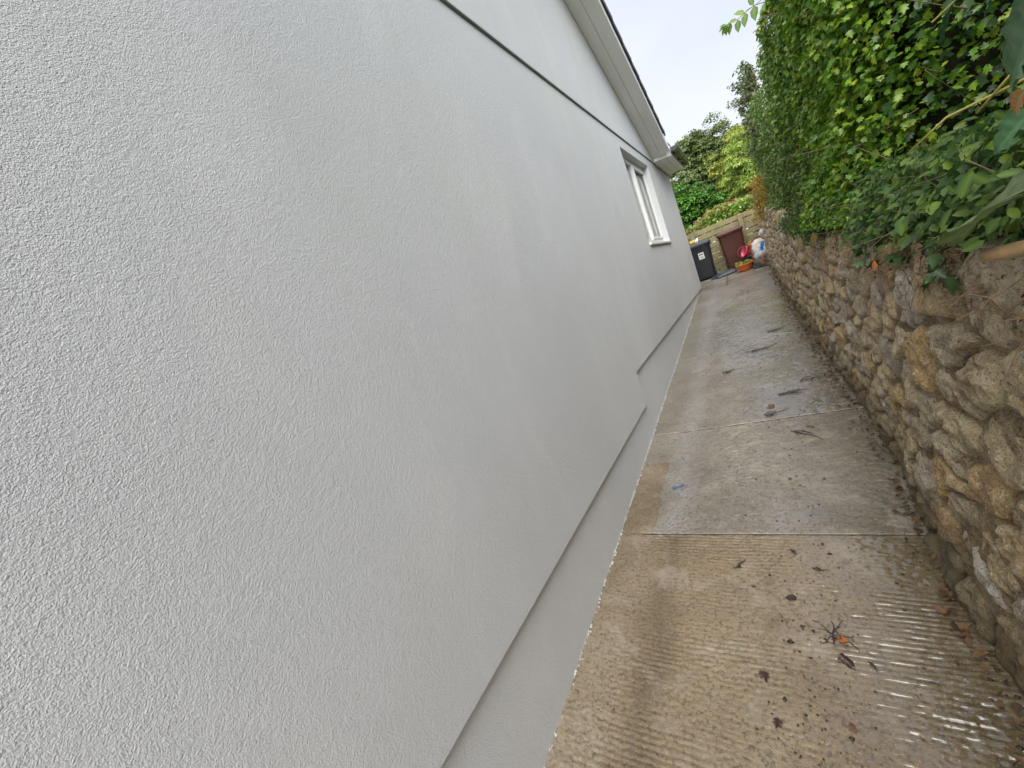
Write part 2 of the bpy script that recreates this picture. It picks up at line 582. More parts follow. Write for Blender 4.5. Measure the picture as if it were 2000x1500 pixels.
def grid_faces(nx, ny):
    i = np.arange(nx - 1)[:, None] * ny + np.arange(ny - 1)[None, :]
    i = i.ravel()
    return np.stack([i, i + ny, i + ny + 1, i + 1], 1)


xs = np.concatenate([np.linspace(-400, -20, 14), np.linspace(-15, 15, 31), np.linspace(20, 400, 14)])
ys = np.concatenate([np.linspace(-400, -20, 14), np.linspace(-15, 25, 41), np.linspace(30, 600, 16)])
GX, GY = np.meshgrid(xs, ys, indexing='ij')
GZ = gz(GY) - 0.13
add('ground', mesh_np('ground', np.stack([GX, GY, GZ], -1).reshape(-1, 3), grid_faces(len(xs), len(ys))), M['grass'], kind='structure')

path = bpy.data.objects.new('path', None)
COL.objects.link(path)
path['kind'] = 'structure'

WFY = [-2, 1.0, 1.37, 1.64, 2.02, 2.57, 3.18, 3.83, 4.63, 5.85, 9.0, 11.5]
WFX = [1.37, 1.365, 1.362, 1.352, 1.366, 1.402, 1.389, 1.368, 1.351, 1.330, 1.295, 1.29]


def wx(y):
    return np.interp(y, WFY, WFX)


def slab(x0, x1, y0, y1, sx, sy, hfun, name='concrete_slab'):
    nx, ny = int((x1 - x0) / sx) + 2, int((y1 - y0) / sy) + 2
    x = np.linspace(x0, x1, nx)
    y = np.linspace(y0, y1, ny)
    X, Y = np.meshgrid(x, y, indexing='ij')
    h, wet = hfun(X, Y)
    # rounded arrises at the joints
    ed = np.minimum(np.minimum(Y - y0, y1 - Y), 1)
    h = h - 0.0015 * (1 - sstep(0, 0.006, ed + 0.006 * (vn(X * 40, Y * 40, 0, 3) - .5)))
    wet = wet * sstep(0.002, 0.012, ed)
    Z = gz(Y) + h
    V = np.stack([X, Y, Z], -1).reshape(-1, 3)
    w = wet.ravel()
    F = grid_faces(nx, ny)
    # skirts down to the bed
    nb = len(V)
    edge = np.concatenate([np.arange(ny), np.arange(1, nx) * ny + ny - 1, (nx - 1) * ny + np.arange(ny - 2, -1, -1), np.arange(nx - 2, 0, -1) * ny])
    Vs = V[edge].copy()
    Vs[:, 2] -= 0.09
    j = np.arange(len(edge))
    jn = (j + 1) % len(edge)
    Fs = np.stack([edge[j], edge[jn], nb + jn, nb + j], 1)
    o = add(name, mesh_np(name, np.concatenate([V, Vs]), np.concatenate([F, Fs]), {'wet': np.concatenate([w, np.zeros(len(edge))])}, True), M['concrete'], path)
    return o


def h_ribbed(X, Y):
    warp = 0.030 * (fbm(X * 2, Y * 3, 0, 21, 3) - .5) + 0.010 * (fbm(X * 10, Y * 14, 0, 22, 2) - .5)
    # brushed ribs every 21 mm running across the path
    ph = (Y + warp + 0.025 * X) / 0.0215
    amp = 0.0015 * sstep(0.46, 0.68, fbm(X * 2.6 + 3, Y * 4.5, 0, 31, 4) + 0.06 * sstep(.8, 1.2, X)) * sstep(0.10, 0.2, X) + 0.0003
    ribs = amp * (np.sin(ph * 2 * np.pi) + 0.35 * np.sin(ph * 4 * np.pi + 1.0))
    chop = 0.0080 * (fbm(X * 50, Y * 85, 0, 41, 3) - .5) * (.35 + .65 * sstep(.36, .62, fbm(X * 3.2, Y * 3.2, 0, 44, 3)))
    lumps = 0.006 * (fbm(X * 2.2, Y * 2.2, 0, 51, 3) - .5)
    h = ribs + chop + lumps * 0.6
    # fillet beside the wall and a trowelled groove
    h = h + 0.012 * (1 - sstep(0.05, 0.16, X + 0.02 * (vn(X * 6, Y * 5, 0, 5) - .5)))
    h = h - 0.004 * np.exp(-((X - 0.105 - 0.012 * (Y - 1)) / 0.0035) ** 2) * sstep(.3, .5, vn(X * 0, Y * 3, 0, 8))
    lvl = -0.0003 + 0.0012 * sstep(.5, .8, X) + 0.0095 * (fbm(X * 1.15 + 7, Y * 1.5, 0, 61, 4) - 0.535) + 0.0030 * sstep(0.75, 1.1, X) - 0.006 * (1 - sstep(0.3, 0.6, X))
    lvl = lvl + 0.0022 * np.exp(-((X - .45 - .3 * (1.65 - Y)) / .16) ** 2) * np.exp(-((Y - 1.68) / .12) ** 2)
    lvl = lvl + 0.0034 * (fbm(X * 24, Y * 38, 0, 66, 3) - .5) + 0.003 * (fbm(X * 7, Y * 9, 0, 68, 2) - .5)
    wet = sstep(-0.0002, 0.0007, lvl - h)
    return np.maximum(h, np.minimum(lvl, h + .002)), wet


def h_rough(seed, wl, f=1.0):
    def fn(X, Y):
        a = 0.0105 * (fbm(X * 40 * f, Y * 58 * f, 0, seed, 4) - .5) * (.5 + .9 * sstep(.3, .7, fbm(X * 3, Y * 3, 0, seed + 2, 3)))
        l = 0.008 * (fbm(X * 2.0, Y * 2.2, 0, seed + 5, 3) - .5)
        h = a + l * 0.6
        st = 1 - sstep(0.14, 0.24, X + 0.08 * (fbm(X * 6, Y * 5, 0, seed + 7, 3) - .5))
        h = h * (1 - 0.75 * st) + 0.008 * st
        lvl = wl - 0.006 * sstep(6.8, 8.2, Y) + 0.0018 * (fbm(X * 26, Y * 30, 0, seed + 3, 2) - .5) + 0.010 * (fbm(X * 1.3 + 2, Y * 1.0, 0, seed + 9, 4) - 0.5) - 0.006 * (1 - sstep(0.22, 0.5, X))
        wet = sstep(-0.0002, 0.0008, lvl - h)
        return np.maximum(h, np.minimum(lvl, h + .0016 + .003 * sstep(.4, .7, fbm(X * 2, Y * 2, 0, seed + 4, 2)))), wet
    return fn


slab(-0.05, 1.36, -2.6, 2.004, 0.0065, 0.0042, h_ribbed)
slab(-0.05, 1.40, 2.012, 3.215, 0.0065, 0.0065, h_rough(71, -0.0004))
slab(-0.05, 1.40, 3.223, 5.05, 0.010, 0.010, h_rough(81, 0.0018, .9))
slab(-0.05, 1.38, 5.057, 9.10, 0.013, 0.013, h_rough(91, 0.0028, .75))
# terrace paving at the end of the path, round the corner of the house
for (a, b) in ((-3.0, -1.21), (-1.2, -0.32), (-0.31, 0.49), (0.50, 1.34)):
    for (c, d) in ((9.108, 9.72), (9.73, 10.35), (10.36, 11.0), (11.01, 11.7)):
        if b < 0 and c < 9.70:
            continue
        slab(a, b, c, d, 0.04, 0.04, h_rough(int(a * 10) + int(c * 10) + 60, -0.004, .5), 'paving_slab')
# bed under the slabs, seen in the joints
yb = np.linspace(-2.7, 11.8, 30)
V = np.array([(x, y, gz(y) - 0.018) for y in yb for x in (-0.03, 1.7)])
add('bed', mesh_np('bed', V, np.array([(2 * i, 2 * i + 1, 2 * i + 3, 2 * i + 2) for i in range(29)])), M['soil'], path)

for yj in (2.008, 3.219, 5.0535, 9.104):
    MB().box(-.02, 1.37, yj - .006, yj + .006, float(gz(yj)) - .05, float(gz(yj)) - .0008).build('joint', M['jointdirt'], path)

# earth bank held back by the stone wall
WTY = [-2, 0.6, 1.2, 2.0, 3.0, 4.3, 5.0, 5.7, 7.0, 8.1, 9.2, 11.5]
WTZ = [-0.33, -0.30, -0.29, -0.27, -0.27, -0.25, -0.19, -0.11, 0.05, 0.19, 0.25, 0.32]


def wtop(y):
    return np.interp(y, WTY, WTZ)


by = np.linspace(-8, 60, 220)
bx = np.concatenate([[0.09, 0.13, 0.18, .26, .36, .5, .7, 1.0, 1.5, 2.5, 5], np.linspace(8, 60, 8)])
BX, BY = np.meshgrid(bx, by, indexing='ij')
BZ = wtop(BY) - 0.03 + 0.07 * (fbm(BX * 4, BY * 4, 0, 5, 4) - .5) + np.minimum(BX * 0.12, 0.6)
BZ[0] -= 0.12
BXw = BX + wx(BY)
add('earth_bank', mesh_np('earth_bank', np.stack([BXw, BY, BZ], -1).reshape(-1, 3), grid_faces(len(bx), len(by)), None, True), M['soil'], kind='structure')

# ------------------------------------------------------------------ house
house = empty('house', (-3.0, 2.5, -1.6), 'pale grey roughcast rendered bungalow gable end with white soffits beside the concrete path', 'house')
EY = 9.60            # far corner
SY = -4.6            # near corner
RY, RZ = 2.5, 3.93   # ridge


def rake(y):
    return RZ - 0.408 * abs(y - RY)


# main wall: a sheet with the window opening, bell-cast drip and recessed base below
WY0, WY1, WZ0, WZ1 = 5.485, 7.21, 0.305, 1.555


def wall_mesh():
    mb = MB()

    def strip(y0, y1, zk):
        prof = [(-0.026, -2.35), (-0.026, zk - 0.0005), (0.0, zk), (0.0, zk + 0.006), (0.0, zk + 0.03), (0.0, zk + 0.09)]
        return prof
    segs = [(SY, 3.262, -1.078), (3.262, EY, -0.775)]
    for y0, y1, zk in segs:
        pr = strip(y0, y1, zk)
        for i in range(len(pr) - 1):
            (xa, za), (xb, zb) = pr[i], pr[i + 1]
            mb.poly([(xa, y0, za), (xa, y1, za), (xb, y1, zb), (xb, y0, zb)], [(0, 1, 2, 3)])
    # step face where the drip line changes level
    mb.poly([(-0.026, 3.262, -1.078), (0.0, 3.262, -1.078), (0.0, 3.262, -0.775), (-0.026, 3.262, -0.775)], [(0, 1, 2, 3)])
    T = 1.690
    mb.poly([(0, SY, -0.988), (0, 3.262, -0.988), (0, 3.262, T), (0, SY, T)], [(0, 1, 2, 3)])
    z0 = -0.685
    mb.poly([(0, 3.262, z0), (0, WY0, z0), (0, WY0, T), (0, 3.262, T)], [(0, 1, 2, 3)])
    mb.poly([(0, WY1, z0), (0, EY, z0), (0, EY, T), (0, WY1, T)], [(0, 1, 2, 3)])
    mb.poly([(0, WY0, z0), (0, WY1, z0), (0, WY1, WZ0), (0, WY0, WZ0)], [(0, 1, 2, 3)])
    mb.poly([(0, WY0, WZ1), (0, WY1, WZ1), (0, WY1, T), (0, WY0, T)], [(0, 1, 2, 3)])
    # reveals
    for a in (((0, WY0, WZ0), (0, WY0, WZ1), (-.16, WY0, WZ1), (-.16, WY0, WZ0)), ((0, WY1, WZ0), (-.16, WY1, WZ0), (-.16, WY1, WZ1), (0, WY1, WZ1)),
              ((0, WY0, WZ1), (0, WY1, WZ1), (-.16, WY1, WZ1), (-.16, WY0, WZ1)), ((0, WY0, WZ0), (-.16, WY0, WZ0), (-.16, WY1, WZ0), (0, WY1, WZ0))):
        mb.poly(a, [(0, 1, 2, 3)])
    # far end, back and near walls
    mb.poly([(0, EY, -0.685), (-7, EY, -0.685), (-7, EY, 1.95), (0, EY, 1.95)], [(0, 1, 2, 3)])
    mb.poly([(-.03, EY, -2.35), (-7, EY, -2.35), (-7, EY, -.685), (-.03, EY, -.685)], [(0, 1, 2, 3)])
    mb.poly([(-7, EY, -2.35), (-7, SY, -2.35), (-7, SY, 1.95), (-7, EY, 1.95)], [(0, 1, 2, 3)])
    mb.poly([(0, SY, -2.35), (0, SY, 1.95), (-7, SY, 1.95), (-7, SY, -2.35)], [(0, 1, 2, 3)])
    return mb


wall_mesh().build('wall', M['render'], house)
# gable panel above, 22 mm proud with a painted shadow strip along its foot
g = MB()
gy = [SY, RY, 7.95]
gt = [rake(SY) - .02, RZ - .02, 1.72]
pts = [(0.016, SY, 1.70), (0.016, 7.95, 1.70), (0.016, 7.95, 1.75), (0.016, RY, RZ - 0.02), (0.016, SY, max(1.75, rake(SY) - .02))]
g.poly(pts, [(0, 1, 2, 3, 4)])
g.poly([(0.016, SY, 1.70), (-0.01, SY, 1.70), (-0.01, 7.95, 1.70), (0.016, 7.95, 1.70)], [(0, 1, 2, 3)])
g.poly([(0.012, 7.95, 1.68), (0.012, EY, 1.68), (0.012, EY, 1.74), (0.012, 7.95, 1.74)], [(0, 1, 2, 3)])
g.build('gable', M['render'], house)
MB().box(0.001, 0.014, SY, 7.86, 1.6935, 1.699).build('shadow_strip', plain('olive_shadow_strip', (0.20, 0.215, 0.175), 0.6, 0.25, 6), house, bevel=.002)  # dark olive strip painted as the shadow line under the gable

OV = 0.285           # verge overhang
# rake soffit: two boards with a groove, both slopes
for sgn in (1, -1):
    yend = 7.86 if sgn > 0 else SY - 0.3
    for (xa, xb) in ((0.02, 0.150), (0.154, OV)):
        b = MB()
        y0, y1 = RY, yend
        z0, z1 = RZ, RZ - 0.408 * abs(yend - RY)
        b.poly([(xa, y0, z0), (xb, y0, z0), (xb, y1, z1), (xa, y1, z1), (xa, y0, z0 + .012), (xb, y0, z0 + .012), (xb, y1, z1 + .012), (xa, y1, z1 + .012)],
               [(0, 1, 2, 3), (7, 6, 5, 4), (0, 4, 5, 1), (2, 6, 7, 3), (1, 5, 6, 2), (0, 3, 7, 4)])
        b.build('soffit_board', M['soffit'], house)
    b = MB()
    xa, xb = OV + .002, OV + .018
    b.poly([(xa, y0, z0 - .012), (xb, y0, z0 - .012), (xb, y1, z1 - .012), (xa, y1, z1 - .012), (xa, y0, z0 + .13), (xb, y0, z0 + .13), (xb, y1, z1 + .13), (xa, y1, z1 + .13)],
           [(0, 1, 2, 3), (7, 6, 5, 4), (0, 4, 5, 1), (2, 6, 7, 3), (1, 5, 6, 2), (0, 3, 7, 4)])
    b.build('barge_board', M['upvc'], house)
# boxed end of the eave: front face, underside boards, fascia
b = MB()
b.poly([(0.026, 7.862, 1.70), (OV + .018, 8.00, 1.70), (OV + .018, 7.93, 1.885), (0.026, 7.862, 1.80)], [(0, 1, 2, 3)])
b.poly([(0.026, 7.885, 1.70), (OV + .018, 8.02, 1.70), (OV + .018, 7.95, 1.885), (0.026, 7.885, 1.80)], [(3, 2, 1, 0)])
b.build('box_end', M['upvc'], house)
nb_ = 3
for i in range(nb_):
    x0 = 0.014 + (OV - 0.002) * i / nb_
    x1 = 0.014 + (OV - 0.002) * (i + 1) / nb_ - 0.004
    MB().box(x0, x1, 7.87 + 0.5 * x0, 9.60, 1.698, 1.710).build('soffit_board', M['soffit'], house)
MB().box(OV + .001, OV + .02, 8.02, 9.60, 1.686, 1.86).build('fascia', M['upvc'], house)
# gutter, half round with two lips, brackets and end cap
gt = MB()
prof = []
cx, cz, R_ = 0.365, 1.80, 0.056
for i in range(13):
    a = math.pi + math.pi * i / 12
    prof.append((cx + R_ * math.cos(a), cz + R_ * 1.25 * math.sin(a)))
prof_in = [(cx + (x - cx) * .93, cz + (z - cz) * .93) for x, z in reversed(prof)]
full = prof + prof_in
gt.loft([[(x, y, z) for x, z in full] for y in (7.93, 9.63)], True, True)
gt.box(cx + R_ - .002, cx + R_ + .008, 7.93, 9.63, cz - .012, cz + .006)
gut = gt.build('gutter', M['gutter'], house)
gc = MB()
gc.loft([[(cx + (x - cx) * 1.05, y, cz + (z - cz) * 1.05) for x, z in prof] for y in (7.905, 7.93)], True, True)
gc.build('end_cap', M['gutter'], gut)
for y in (8.25, 8.9, 9.45):
    gb = MB()
    gb.loft([[(cx + (x - cx) * 1.1, yy, cz + (z - cz) * 1.1) for x, z in prof] for yy in (y, y + .03)], True, True)
    gb.box(OV + .02, OV + .03, y, y + .03, 1.72, 1.86)
    gb.build('gutter_bracket', M['gutter'], gut)
# roof: slopes and the verge tiles, each its own piece
r = MB()
for sgn in (1, -1):
    ye = 8.0 if sgn > 0 else SY - .4
    n = len(r.v)
    z0, z1 = RZ + 0.14, RZ + 0.14 - 0.408 * abs(ye - RY)
    r.poly([(OV + .0, RY, z0), (OV + .0, ye, z1), (-7.3, ye, z1), (-7.3, RY, z0), (OV, RY, z0 + .03), (OV, ye, z1 + .03), (-7.3, ye, z1 + .03), (-7.3, RY, z0 + .03)],
           [(0, 1, 2, 3), (7, 6, 5, 4), (0, 4, 5, 1), (1, 5, 6, 2), (2, 6, 7, 3), (3, 7, 4, 0)])
r.poly([(OV + .02, 7.9, 1.865), (OV + .02, 9.66, 1.865), (-7.2, 9.66, 1.93), (-7.2, 7.9, 1.93), (OV + .02, 7.9, 1.895), (OV + .02, 9.66, 1.895), (-7.2, 9.66, 1.98), (-7.2, 7.9, 1.98)],
       [(0, 1, 2, 3), (7, 6, 5, 4), (0, 4, 5, 1), (1, 5, 6, 2), (2, 6, 7, 3), (3, 7, 4, 0)])
r.build('roof', M['tile'], house)
sl_len = math.hypot(1, .408)
uy, uz = 1 / sl_len, -.408 / sl_len
tile_me = None
L = 0.345
for i in range(17):
    y = RY + 0.02 + i * 0.325 * uy * 1.0
    z = RZ + 0.135 + (i * 0.325) * uz
    if tile_me is None:
        tb = MB()
        # tile with a turned-down verge edge, thicker at its lower end
        a = [(-0.30, 0, 0.022), (0.036, 0, 0.022), (0.036, 0, -0.055), (0.022, 0, -0.055), (0.022, 0, 0.006), (-0.30, 0, 0.006)]
        c = [(-0.30, L, 0.048), (0.040, L, 0.048), (0.040, L, -0.040), (0.022, L, -0.040), (0.022, L, 0.020), (-0.30, L, 0.020)]
        rot = lambda p: (p[0], p[1] * uy - p[2] * uz, p[1] * uz + p[2] * uy)
        tb.loft([[rot(p) for p in a], [rot(p) for p in c]])
        t0 = tb.build('verge_tile', M['tile'], house, bevel=0.004)
        tile_me = t0
        o = t0
    else:
        o = tile_me.copy()
        COL.objects.link(o)
    o.location = Vector((OV + .004, y, z)) - world_loc(house)
# window
win = bpy.data.objects.new('window', None)
COL.objects.link(win)
win.parent = house
win.location = Vector((-0.1, (WY0 + WY1) / 2, WZ0)) - world_loc(house)
f = MB()
fx0, fx1 = -0.15, -0.085
f.box(fx0, fx1, WY0 + .002, WY0 + .045, WZ0 + .03, WZ1 - .002)
f.box(fx0, fx1, WY1 - .045, WY1 - .002, WZ0 + .03, WZ1 - .002)
f.box(fx0, fx1, WY0 + .07, WY1 - .07, WZ1 - .065, WZ1 - .002)
f.box(fx0, fx1, WY0 + .07, WY1 - .07, WZ0 + .03, WZ0 + .09)
f.box(fx0, fx1 + .012, 6.33, 6.385, WZ0 + .09, WZ1 - .065)
f.build('frame', M['upvc'], win, bevel=.004)
for (a, c) in ((6.388, WY1 - .058),):
    s = MB()
    for q in ((a, a + .024, WZ0 + .095, WZ1 - .07), (c - .024, c, WZ0 + .095, WZ1 - .07)):
        s.box(fx1 - .02, fx1 + .012, *q)
    s.box(fx1 - .02, fx1 + .012, a + .032, c - .032, WZ1 - .105, WZ1 - .07)
    s.box(fx1 - .02, fx1 + .012, a + .032, c - .032, WZ0 + .095, WZ0 + .13)
    s.build('casement', M['upvc'], win, bevel=.004)
for (a, c) in ((WY0 + .055, 6.33), (6.42, WY1 - .09)):
    MB().box(-.125, -.119, a, c, WZ0 + .09, WZ1 - .065).build('pane', M['glass'], win)
MB().box(-.150, -.145, WY0 + .07, WY1 - .07, WZ0 + .09, WZ1 - .065).build('blind', M['blind'], win)
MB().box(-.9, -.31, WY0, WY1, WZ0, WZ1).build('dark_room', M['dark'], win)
sb = MB()
sb.poly([(-.15, WY0 - .004, WZ0 - .002), (.028, WY0 - .004, WZ0 - .014), (.028, WY1 + .004, WZ0 - .014), (-.15, WY1 + .004, WZ0 - .002),
         (-.15, WY0 - .004, WZ0 + .03), (.028, WY0 - .004, WZ0 + .014), (.028, WY1 + .004, WZ0 + .014), (-.15, WY1 + .004, WZ0 + .03)],
        [(3, 2, 1, 0), (4, 5, 6, 7), (0, 1, 5, 4), (2, 3, 7, 6), (1, 2, 6, 5), (0, 4, 7, 3)])
sb.build('sill', M['upvc'], win, bevel=.004)

# ------------------------------------------------------------------ stone wall
swall = empty('stone_wall', (1.5, 5.0, -1.3), 'rough granite rubble retaining wall with mossy foot along the right of the path', 'wall')
# mortar core
ny_, nz_ = 900, 90
yy = np.linspace(-2.0, 11.45, ny_)
uu = np.linspace(0, 1, nz_)
YY, UU = np.meshgrid(yy, uu, indexing='ij')
Z0, Z1 = gz(YY) - .1, wtop(YY) + 0.02
ZZ = Z0 + UU * (Z1 - Z0)


def batter(y, z):
    return wx(y) + 0.055 * (z - gz(y)) + 0.03 * (fbm(y * 1.1, z * 1.4, 0, 77, 3) - .5)


XX = batter(YY, ZZ) + 0.005 - 0.055 * (fbm(YY * 9, ZZ * 9, 0, 13, 4) - .5) - 0.026 * (fbm(YY * 40, ZZ * 40, 0, 19, 2) - .5)
XX = XX + 0.5 * sstep(.975, 1.0, UU) ** 2
add('mortar', mesh_np('mortar', np.stack([XX, YY, ZZ], -1).reshape(-1, 3), grid_faces(ny_, nz_), None, True), M['mortar'], swall)


def clip(poly, px, py, nx, ny):
    outp = []
    k = len(poly)
    for i in range(k):
        a, c = poly[i], poly[(i + 1) % k]
        da = (a[0] - px) * nx + (a[1] - py) * ny
        dc = (c[0] - px) * nx + (c[1] - py) * ny
        if da <= 0:
            outp.append(a)
        if (da < 0 < dc) or (dc < 0 < da):
            t = da / (da - dc)
            outp.append((a[0] + (c[0] - a[0]) * t, a[1] + (c[1] - a[1]) * t))
    return outp


seeds = []
zr = -1.75
while zr < 0.5:
    rowh = random.uniform(.10, .17)
    y = -0.6 + random.uniform(0, .2)
    while y < 11.4:
        near = y < 2.8
        w = random.choice((.11, .17, .24, .30, .38) if near else (.08, .12, .16, .21, .26))
        z = zr + random.uniform(-.4, .4) * rowh + 0.0885 * y * 0.35
        if gz(y) - .03 < z < wtop(y) - .01 + (.03 if y > 5 else -.05):
            seeds.append((y + w / 2, z))
        y += w * (1.0 if near else 1.0)
    zr += rowh
# merge away a few seeds for large boulders
keep = []
bigs = [(1.28, -.72, .17), (1.33, -1.0, .15), (1.75, -.62, .18), (1.55, -1.25, .16), (2.3, -.75, .17), (1.95, -.98, .15), (2.9, -.6, .16), (3.3, -1.0, .15), (1.12, -.5, .13), (4.3, -.7, .15)]
for s_ in seeds:
    if any(((s_[0] - a) / r_) ** 2 + ((s_[1] - c) / (r_ * .62)) ** 2 < 1 for a, c, r_ in bigs):
        continue
    keep.append(s_)
seeds = np.array(keep + [(a, c) for a, c, _ in bigs])
stones = []
for i, (sy_, sz_) in enumerate(seeds):
    d = (seeds[:, 0] - sy_) ** 2 + ((seeds[:, 1] - sz_) * 1.5) ** 2
    nb = np.argsort(d)[1:22]
    poly = [(sy_ - .22, sz_ - .15), (sy_ + .22, sz_ - .15), (sy_ + .22, sz_ + .15), (sy_ - .22, sz_ + .15)]
    for j in nb:
        ny0, nz0 = seeds[j][0] - sy_, (seeds[j][1] - sz_)
        # anisotropic bisector: stones lie flatter than tall
        poly = clip(poly, sy_ + ny0 / 2, sz_ + nz0 / 2, ny0, nz0 * 2.25)
        if len(poly) < 3:
            break
    if len(poly) < 3:
        continue
    P = np.array(poly)
    area = 0.5 * abs(np.sum(P[:, 0] * np.roll(P[:, 1], -1) - np.roll(P[:, 0], -1) * P[:, 1]))
    if area < 0.0012:
        continue
    c = P.mean(0)
    dist = np.linalg.norm(np.array([1.36, c[0], c[1]]) - CAMP)
    seen = (c[0] > 0.95)
    size_px = math.sqrt(area) / dist * 375 * max(.15, min(1, .4 / max(dist, .4) * 1.6)) ** .5
    stones.append((size_px if seen else 0, P, c, area, dist))
stones.sort(key=lambda s: -s[0])


def stone_geo(P, c, area, dist, seed):
    n = 56 if dist < 2.2 else (30 if dist < 4.5 else 18)
    rings = 14 if dist < 2.2 else (7 if dist < 4.5 else 4)
    Q = P.copy()
    jw = 0.002 + 0.007 * rng.random()
    sc = 1 - jw / max(.03, math.sqrt(area) * .5)
    Q = c + (Q - c) * sc
    for _ in range(1):                       # soften the corners
        Q = np.concatenate([[0.80 * Q[k] + 0.20 * Q[(k + 1) % len(Q)], 0.20 * Q[k] + 0.80 * Q[(k + 1) % len(Q)]] for k in range(len(Q))])
    seg = np.linalg.norm(np.roll(Q, -1, 0) - Q, axis=1)
    cum = np.concatenate([[0], np.cumsum(seg)])
    t = np.linspace(0, cum[-1], n, endpoint=False)
    Qc = np.concatenate([Q, Q[:1]])
    B = np.stack([np.interp(t, cum, Qc[:, 0]), np.interp(t, cum, Qc[:, 1])], 1)
    s = math.sqrt(area)
    ns = (fbm(B[:, 0] * 22, B[:, 1] * 22, seed * 1.7, 3, 3) - .5)
    B = c + (B - c) * (1 + 0.30 * ns)[:, None]
    proud = 0.002 + 0.015 * rng.random() ** 1.3 * min(1, s / .12)
    ty, tz = rng.normal(0, .11), rng.normal(0, .12)
    Vl, Rr = [], []
    rad = np.linspace(0, 1, rings + 1)[1:] ** .8
    Vl.append(c[None, :])
    Rr.append(np.zeros(1))
    for q in rad:
        Vl.append(c + (B - c) * q)
        Rr.append(np.full(n, q))
    Vp = np.concatenate(Vl)
    q = np.concatenate(Rr)
    dome = 1 - np.clip(q, 0, 1) ** 9
    hgt = (proud + 0.016) * dome - 0.016
    hgt = hgt + (ty * (Vp[:, 0] - c[0]) + tz * (Vp[:, 1] - c[1])) * dome * .8
    hgt = hgt + (0.045 * (.22 - np.abs(fbm(Vp[:, 0] * 11, Vp[:, 1] * 13, seed + .4, 35, 2) - .5)) + 0.018 * (fbm(Vp[:, 0] * 12, Vp[:, 1] * 12, seed, 33, 3) - .5) + 0.026 * (fbm(Vp[:, 0] * 36, Vp[:, 1] * 36, seed, 37, 3) - .5)) * (0.35 + .65 * dome) * min(1, .4 + s / .15)
    X = batter(Vp[:, 0], Vp[:, 1]) - hgt
    V = np.stack([X, Vp[:, 0], Vp[:, 1]], 1)
    j = np.arange(n)
    jn = (j + 1) % n
    T = np.stack([np.zeros(n, int), 1 + jn, 1 + j], 1)
    Qf = []
    for k in range(rings - 1):
        a = 1 + k * n
        Qf.append(np.stack([a + j, a + jn, a + n + jn, a + n + j], 1))
    # sides back into the wall
    bk = V[1 + (rings - 1) * n:].copy()
    bk[:, 0] += 0.05
    a = 1 + (rings - 1) * n
    V = np.concatenate([V, bk])
    Qf.append(np.stack([a + j, a + jn, a + n + jn, a + n + j], 1))
    return V, T, np.concatenate(Qf)


rest = []
for k, (sp, P, c, area, dist) in enumerate(stones):
    V, T, Q = stone_geo(P, c, area, dist, k + 1)
    tint = rng.random()
    if k < 290 and sp > 0:
        add('stone', mesh_np('stone', V, [T, Q], {'tint': np.full(len(V), tint)}, False), M['stone'], swall)
    else:
        rest.append((V, T, Q, tint))
o = 0
Vs, Ts, Qs, As = [], [], [], []
for V, T, Q, tint in rest:
    Vs.append(V); Ts.append(T + o); Qs.append(Q + o); As.append(np.full(len(V), tint)); o += len(V)
add('small_stones', mesh_np('small_stones', np.concatenate(Vs), [np.concatenate(Ts), np.concatenate(Qs)], {'tint': np.concatenate(As)}, False), M['stone'], swall, 'stuff')

# ------------------------------------------------------------------ leaves
def tmpl(kind):
    """leaf templates in x (width), y (length 0..1), z (lift); returns verts, tris, vein weight"""
    if kind == 'oval':
        v = [(0, 0, 0), (0, .5, -.03), (0, 1, -.10), (-.27, .28, .05), (-.24, .68, .03), (.27, .28, .05), (.24, .68, .03)]
        f = [(0, 1, 3), (3, 1, 4), (1, 2, 4), (0, 5, 1), (5, 6, 1), (1, 6, 2)]
    elif kind == 'narrow':
        v = [(0, 0, 0), (0, .5, -.02), (0, 1, -.12), (-.13, .3, .03), (-.11, .65, .02), (.13, .3, .03), (.11, .65, .02)]
        f = [(0, 1, 3), (3, 1, 4), (1, 2, 4), (0, 5, 1), (5, 6, 1), (1, 6, 2)]
    elif kind == 'lobed':
        out_ = [(0, 0), (.24, .05), (.46, .30), (.25, .38), (.44, .66), (.18, .66), (0, 1.0), (-.18, .66), (-.44, .66), (-.25, .38), (-.46, .30), (-.24, .05)]
        v = [(0, .42, -.05)] + [(x, y, .10 * abs(x) - .08 * y * y) for x, y in out_]
        f = [(0, 1 + (i + 1) % 12, 1 + i) for i in range(12)]
    else:           # broad serrated leaf, finely built
        nL, nW = 13, 4
        v, f = [], []
        vein = []
        for i in range(nL):
            y = i / (nL - 1)
            w = .29 * math.sin(math.pi * min(1, y ** .72)) ** .75 if 0 < i < nL - 1 else 0.012
            for j in range(-nW, nW + 1):
                s_ = j / nW
                edge = abs(j) == nW
                x = s_ * w * (1 + (.09 * (1 if i % 2 else -1) if edge else 0))
                yy_ = y + .10 * abs(s_) * (1 - y)
                z = .20 * abs(s_) * w - .22 * y * y + .022 * math.sin(i * 2.1) * (abs(s_)) - 0.02 * (1 if (j % 2) else 0)
                v.append((x, yy_, z))
                vein.append(1.0 if j == 0 else (0.55 if i % 2 == 0 and not edge else 0.0))
        k = 2 * nW + 1
        for i in range(nL - 1):
            for j in range(k - 1):
                a = i * k + j
                f += [(a, a + 1, a + k + 1), (a, a + k + 1, a + k)]
        return np.array(v), np.array(f), np.array(vein)
    return np.array(v, float), np.array(f), np.array([1.0 if abs(q[0]) < 1e-6 else 0 for q in v])


TM = {k: tmpl(k) for k in ('oval', 'narrow', 'lobed', 'broad')}


def norm(a):
    return a / np.maximum(np.linalg.norm(a, axis=1, keepdims=True), 1e-9)


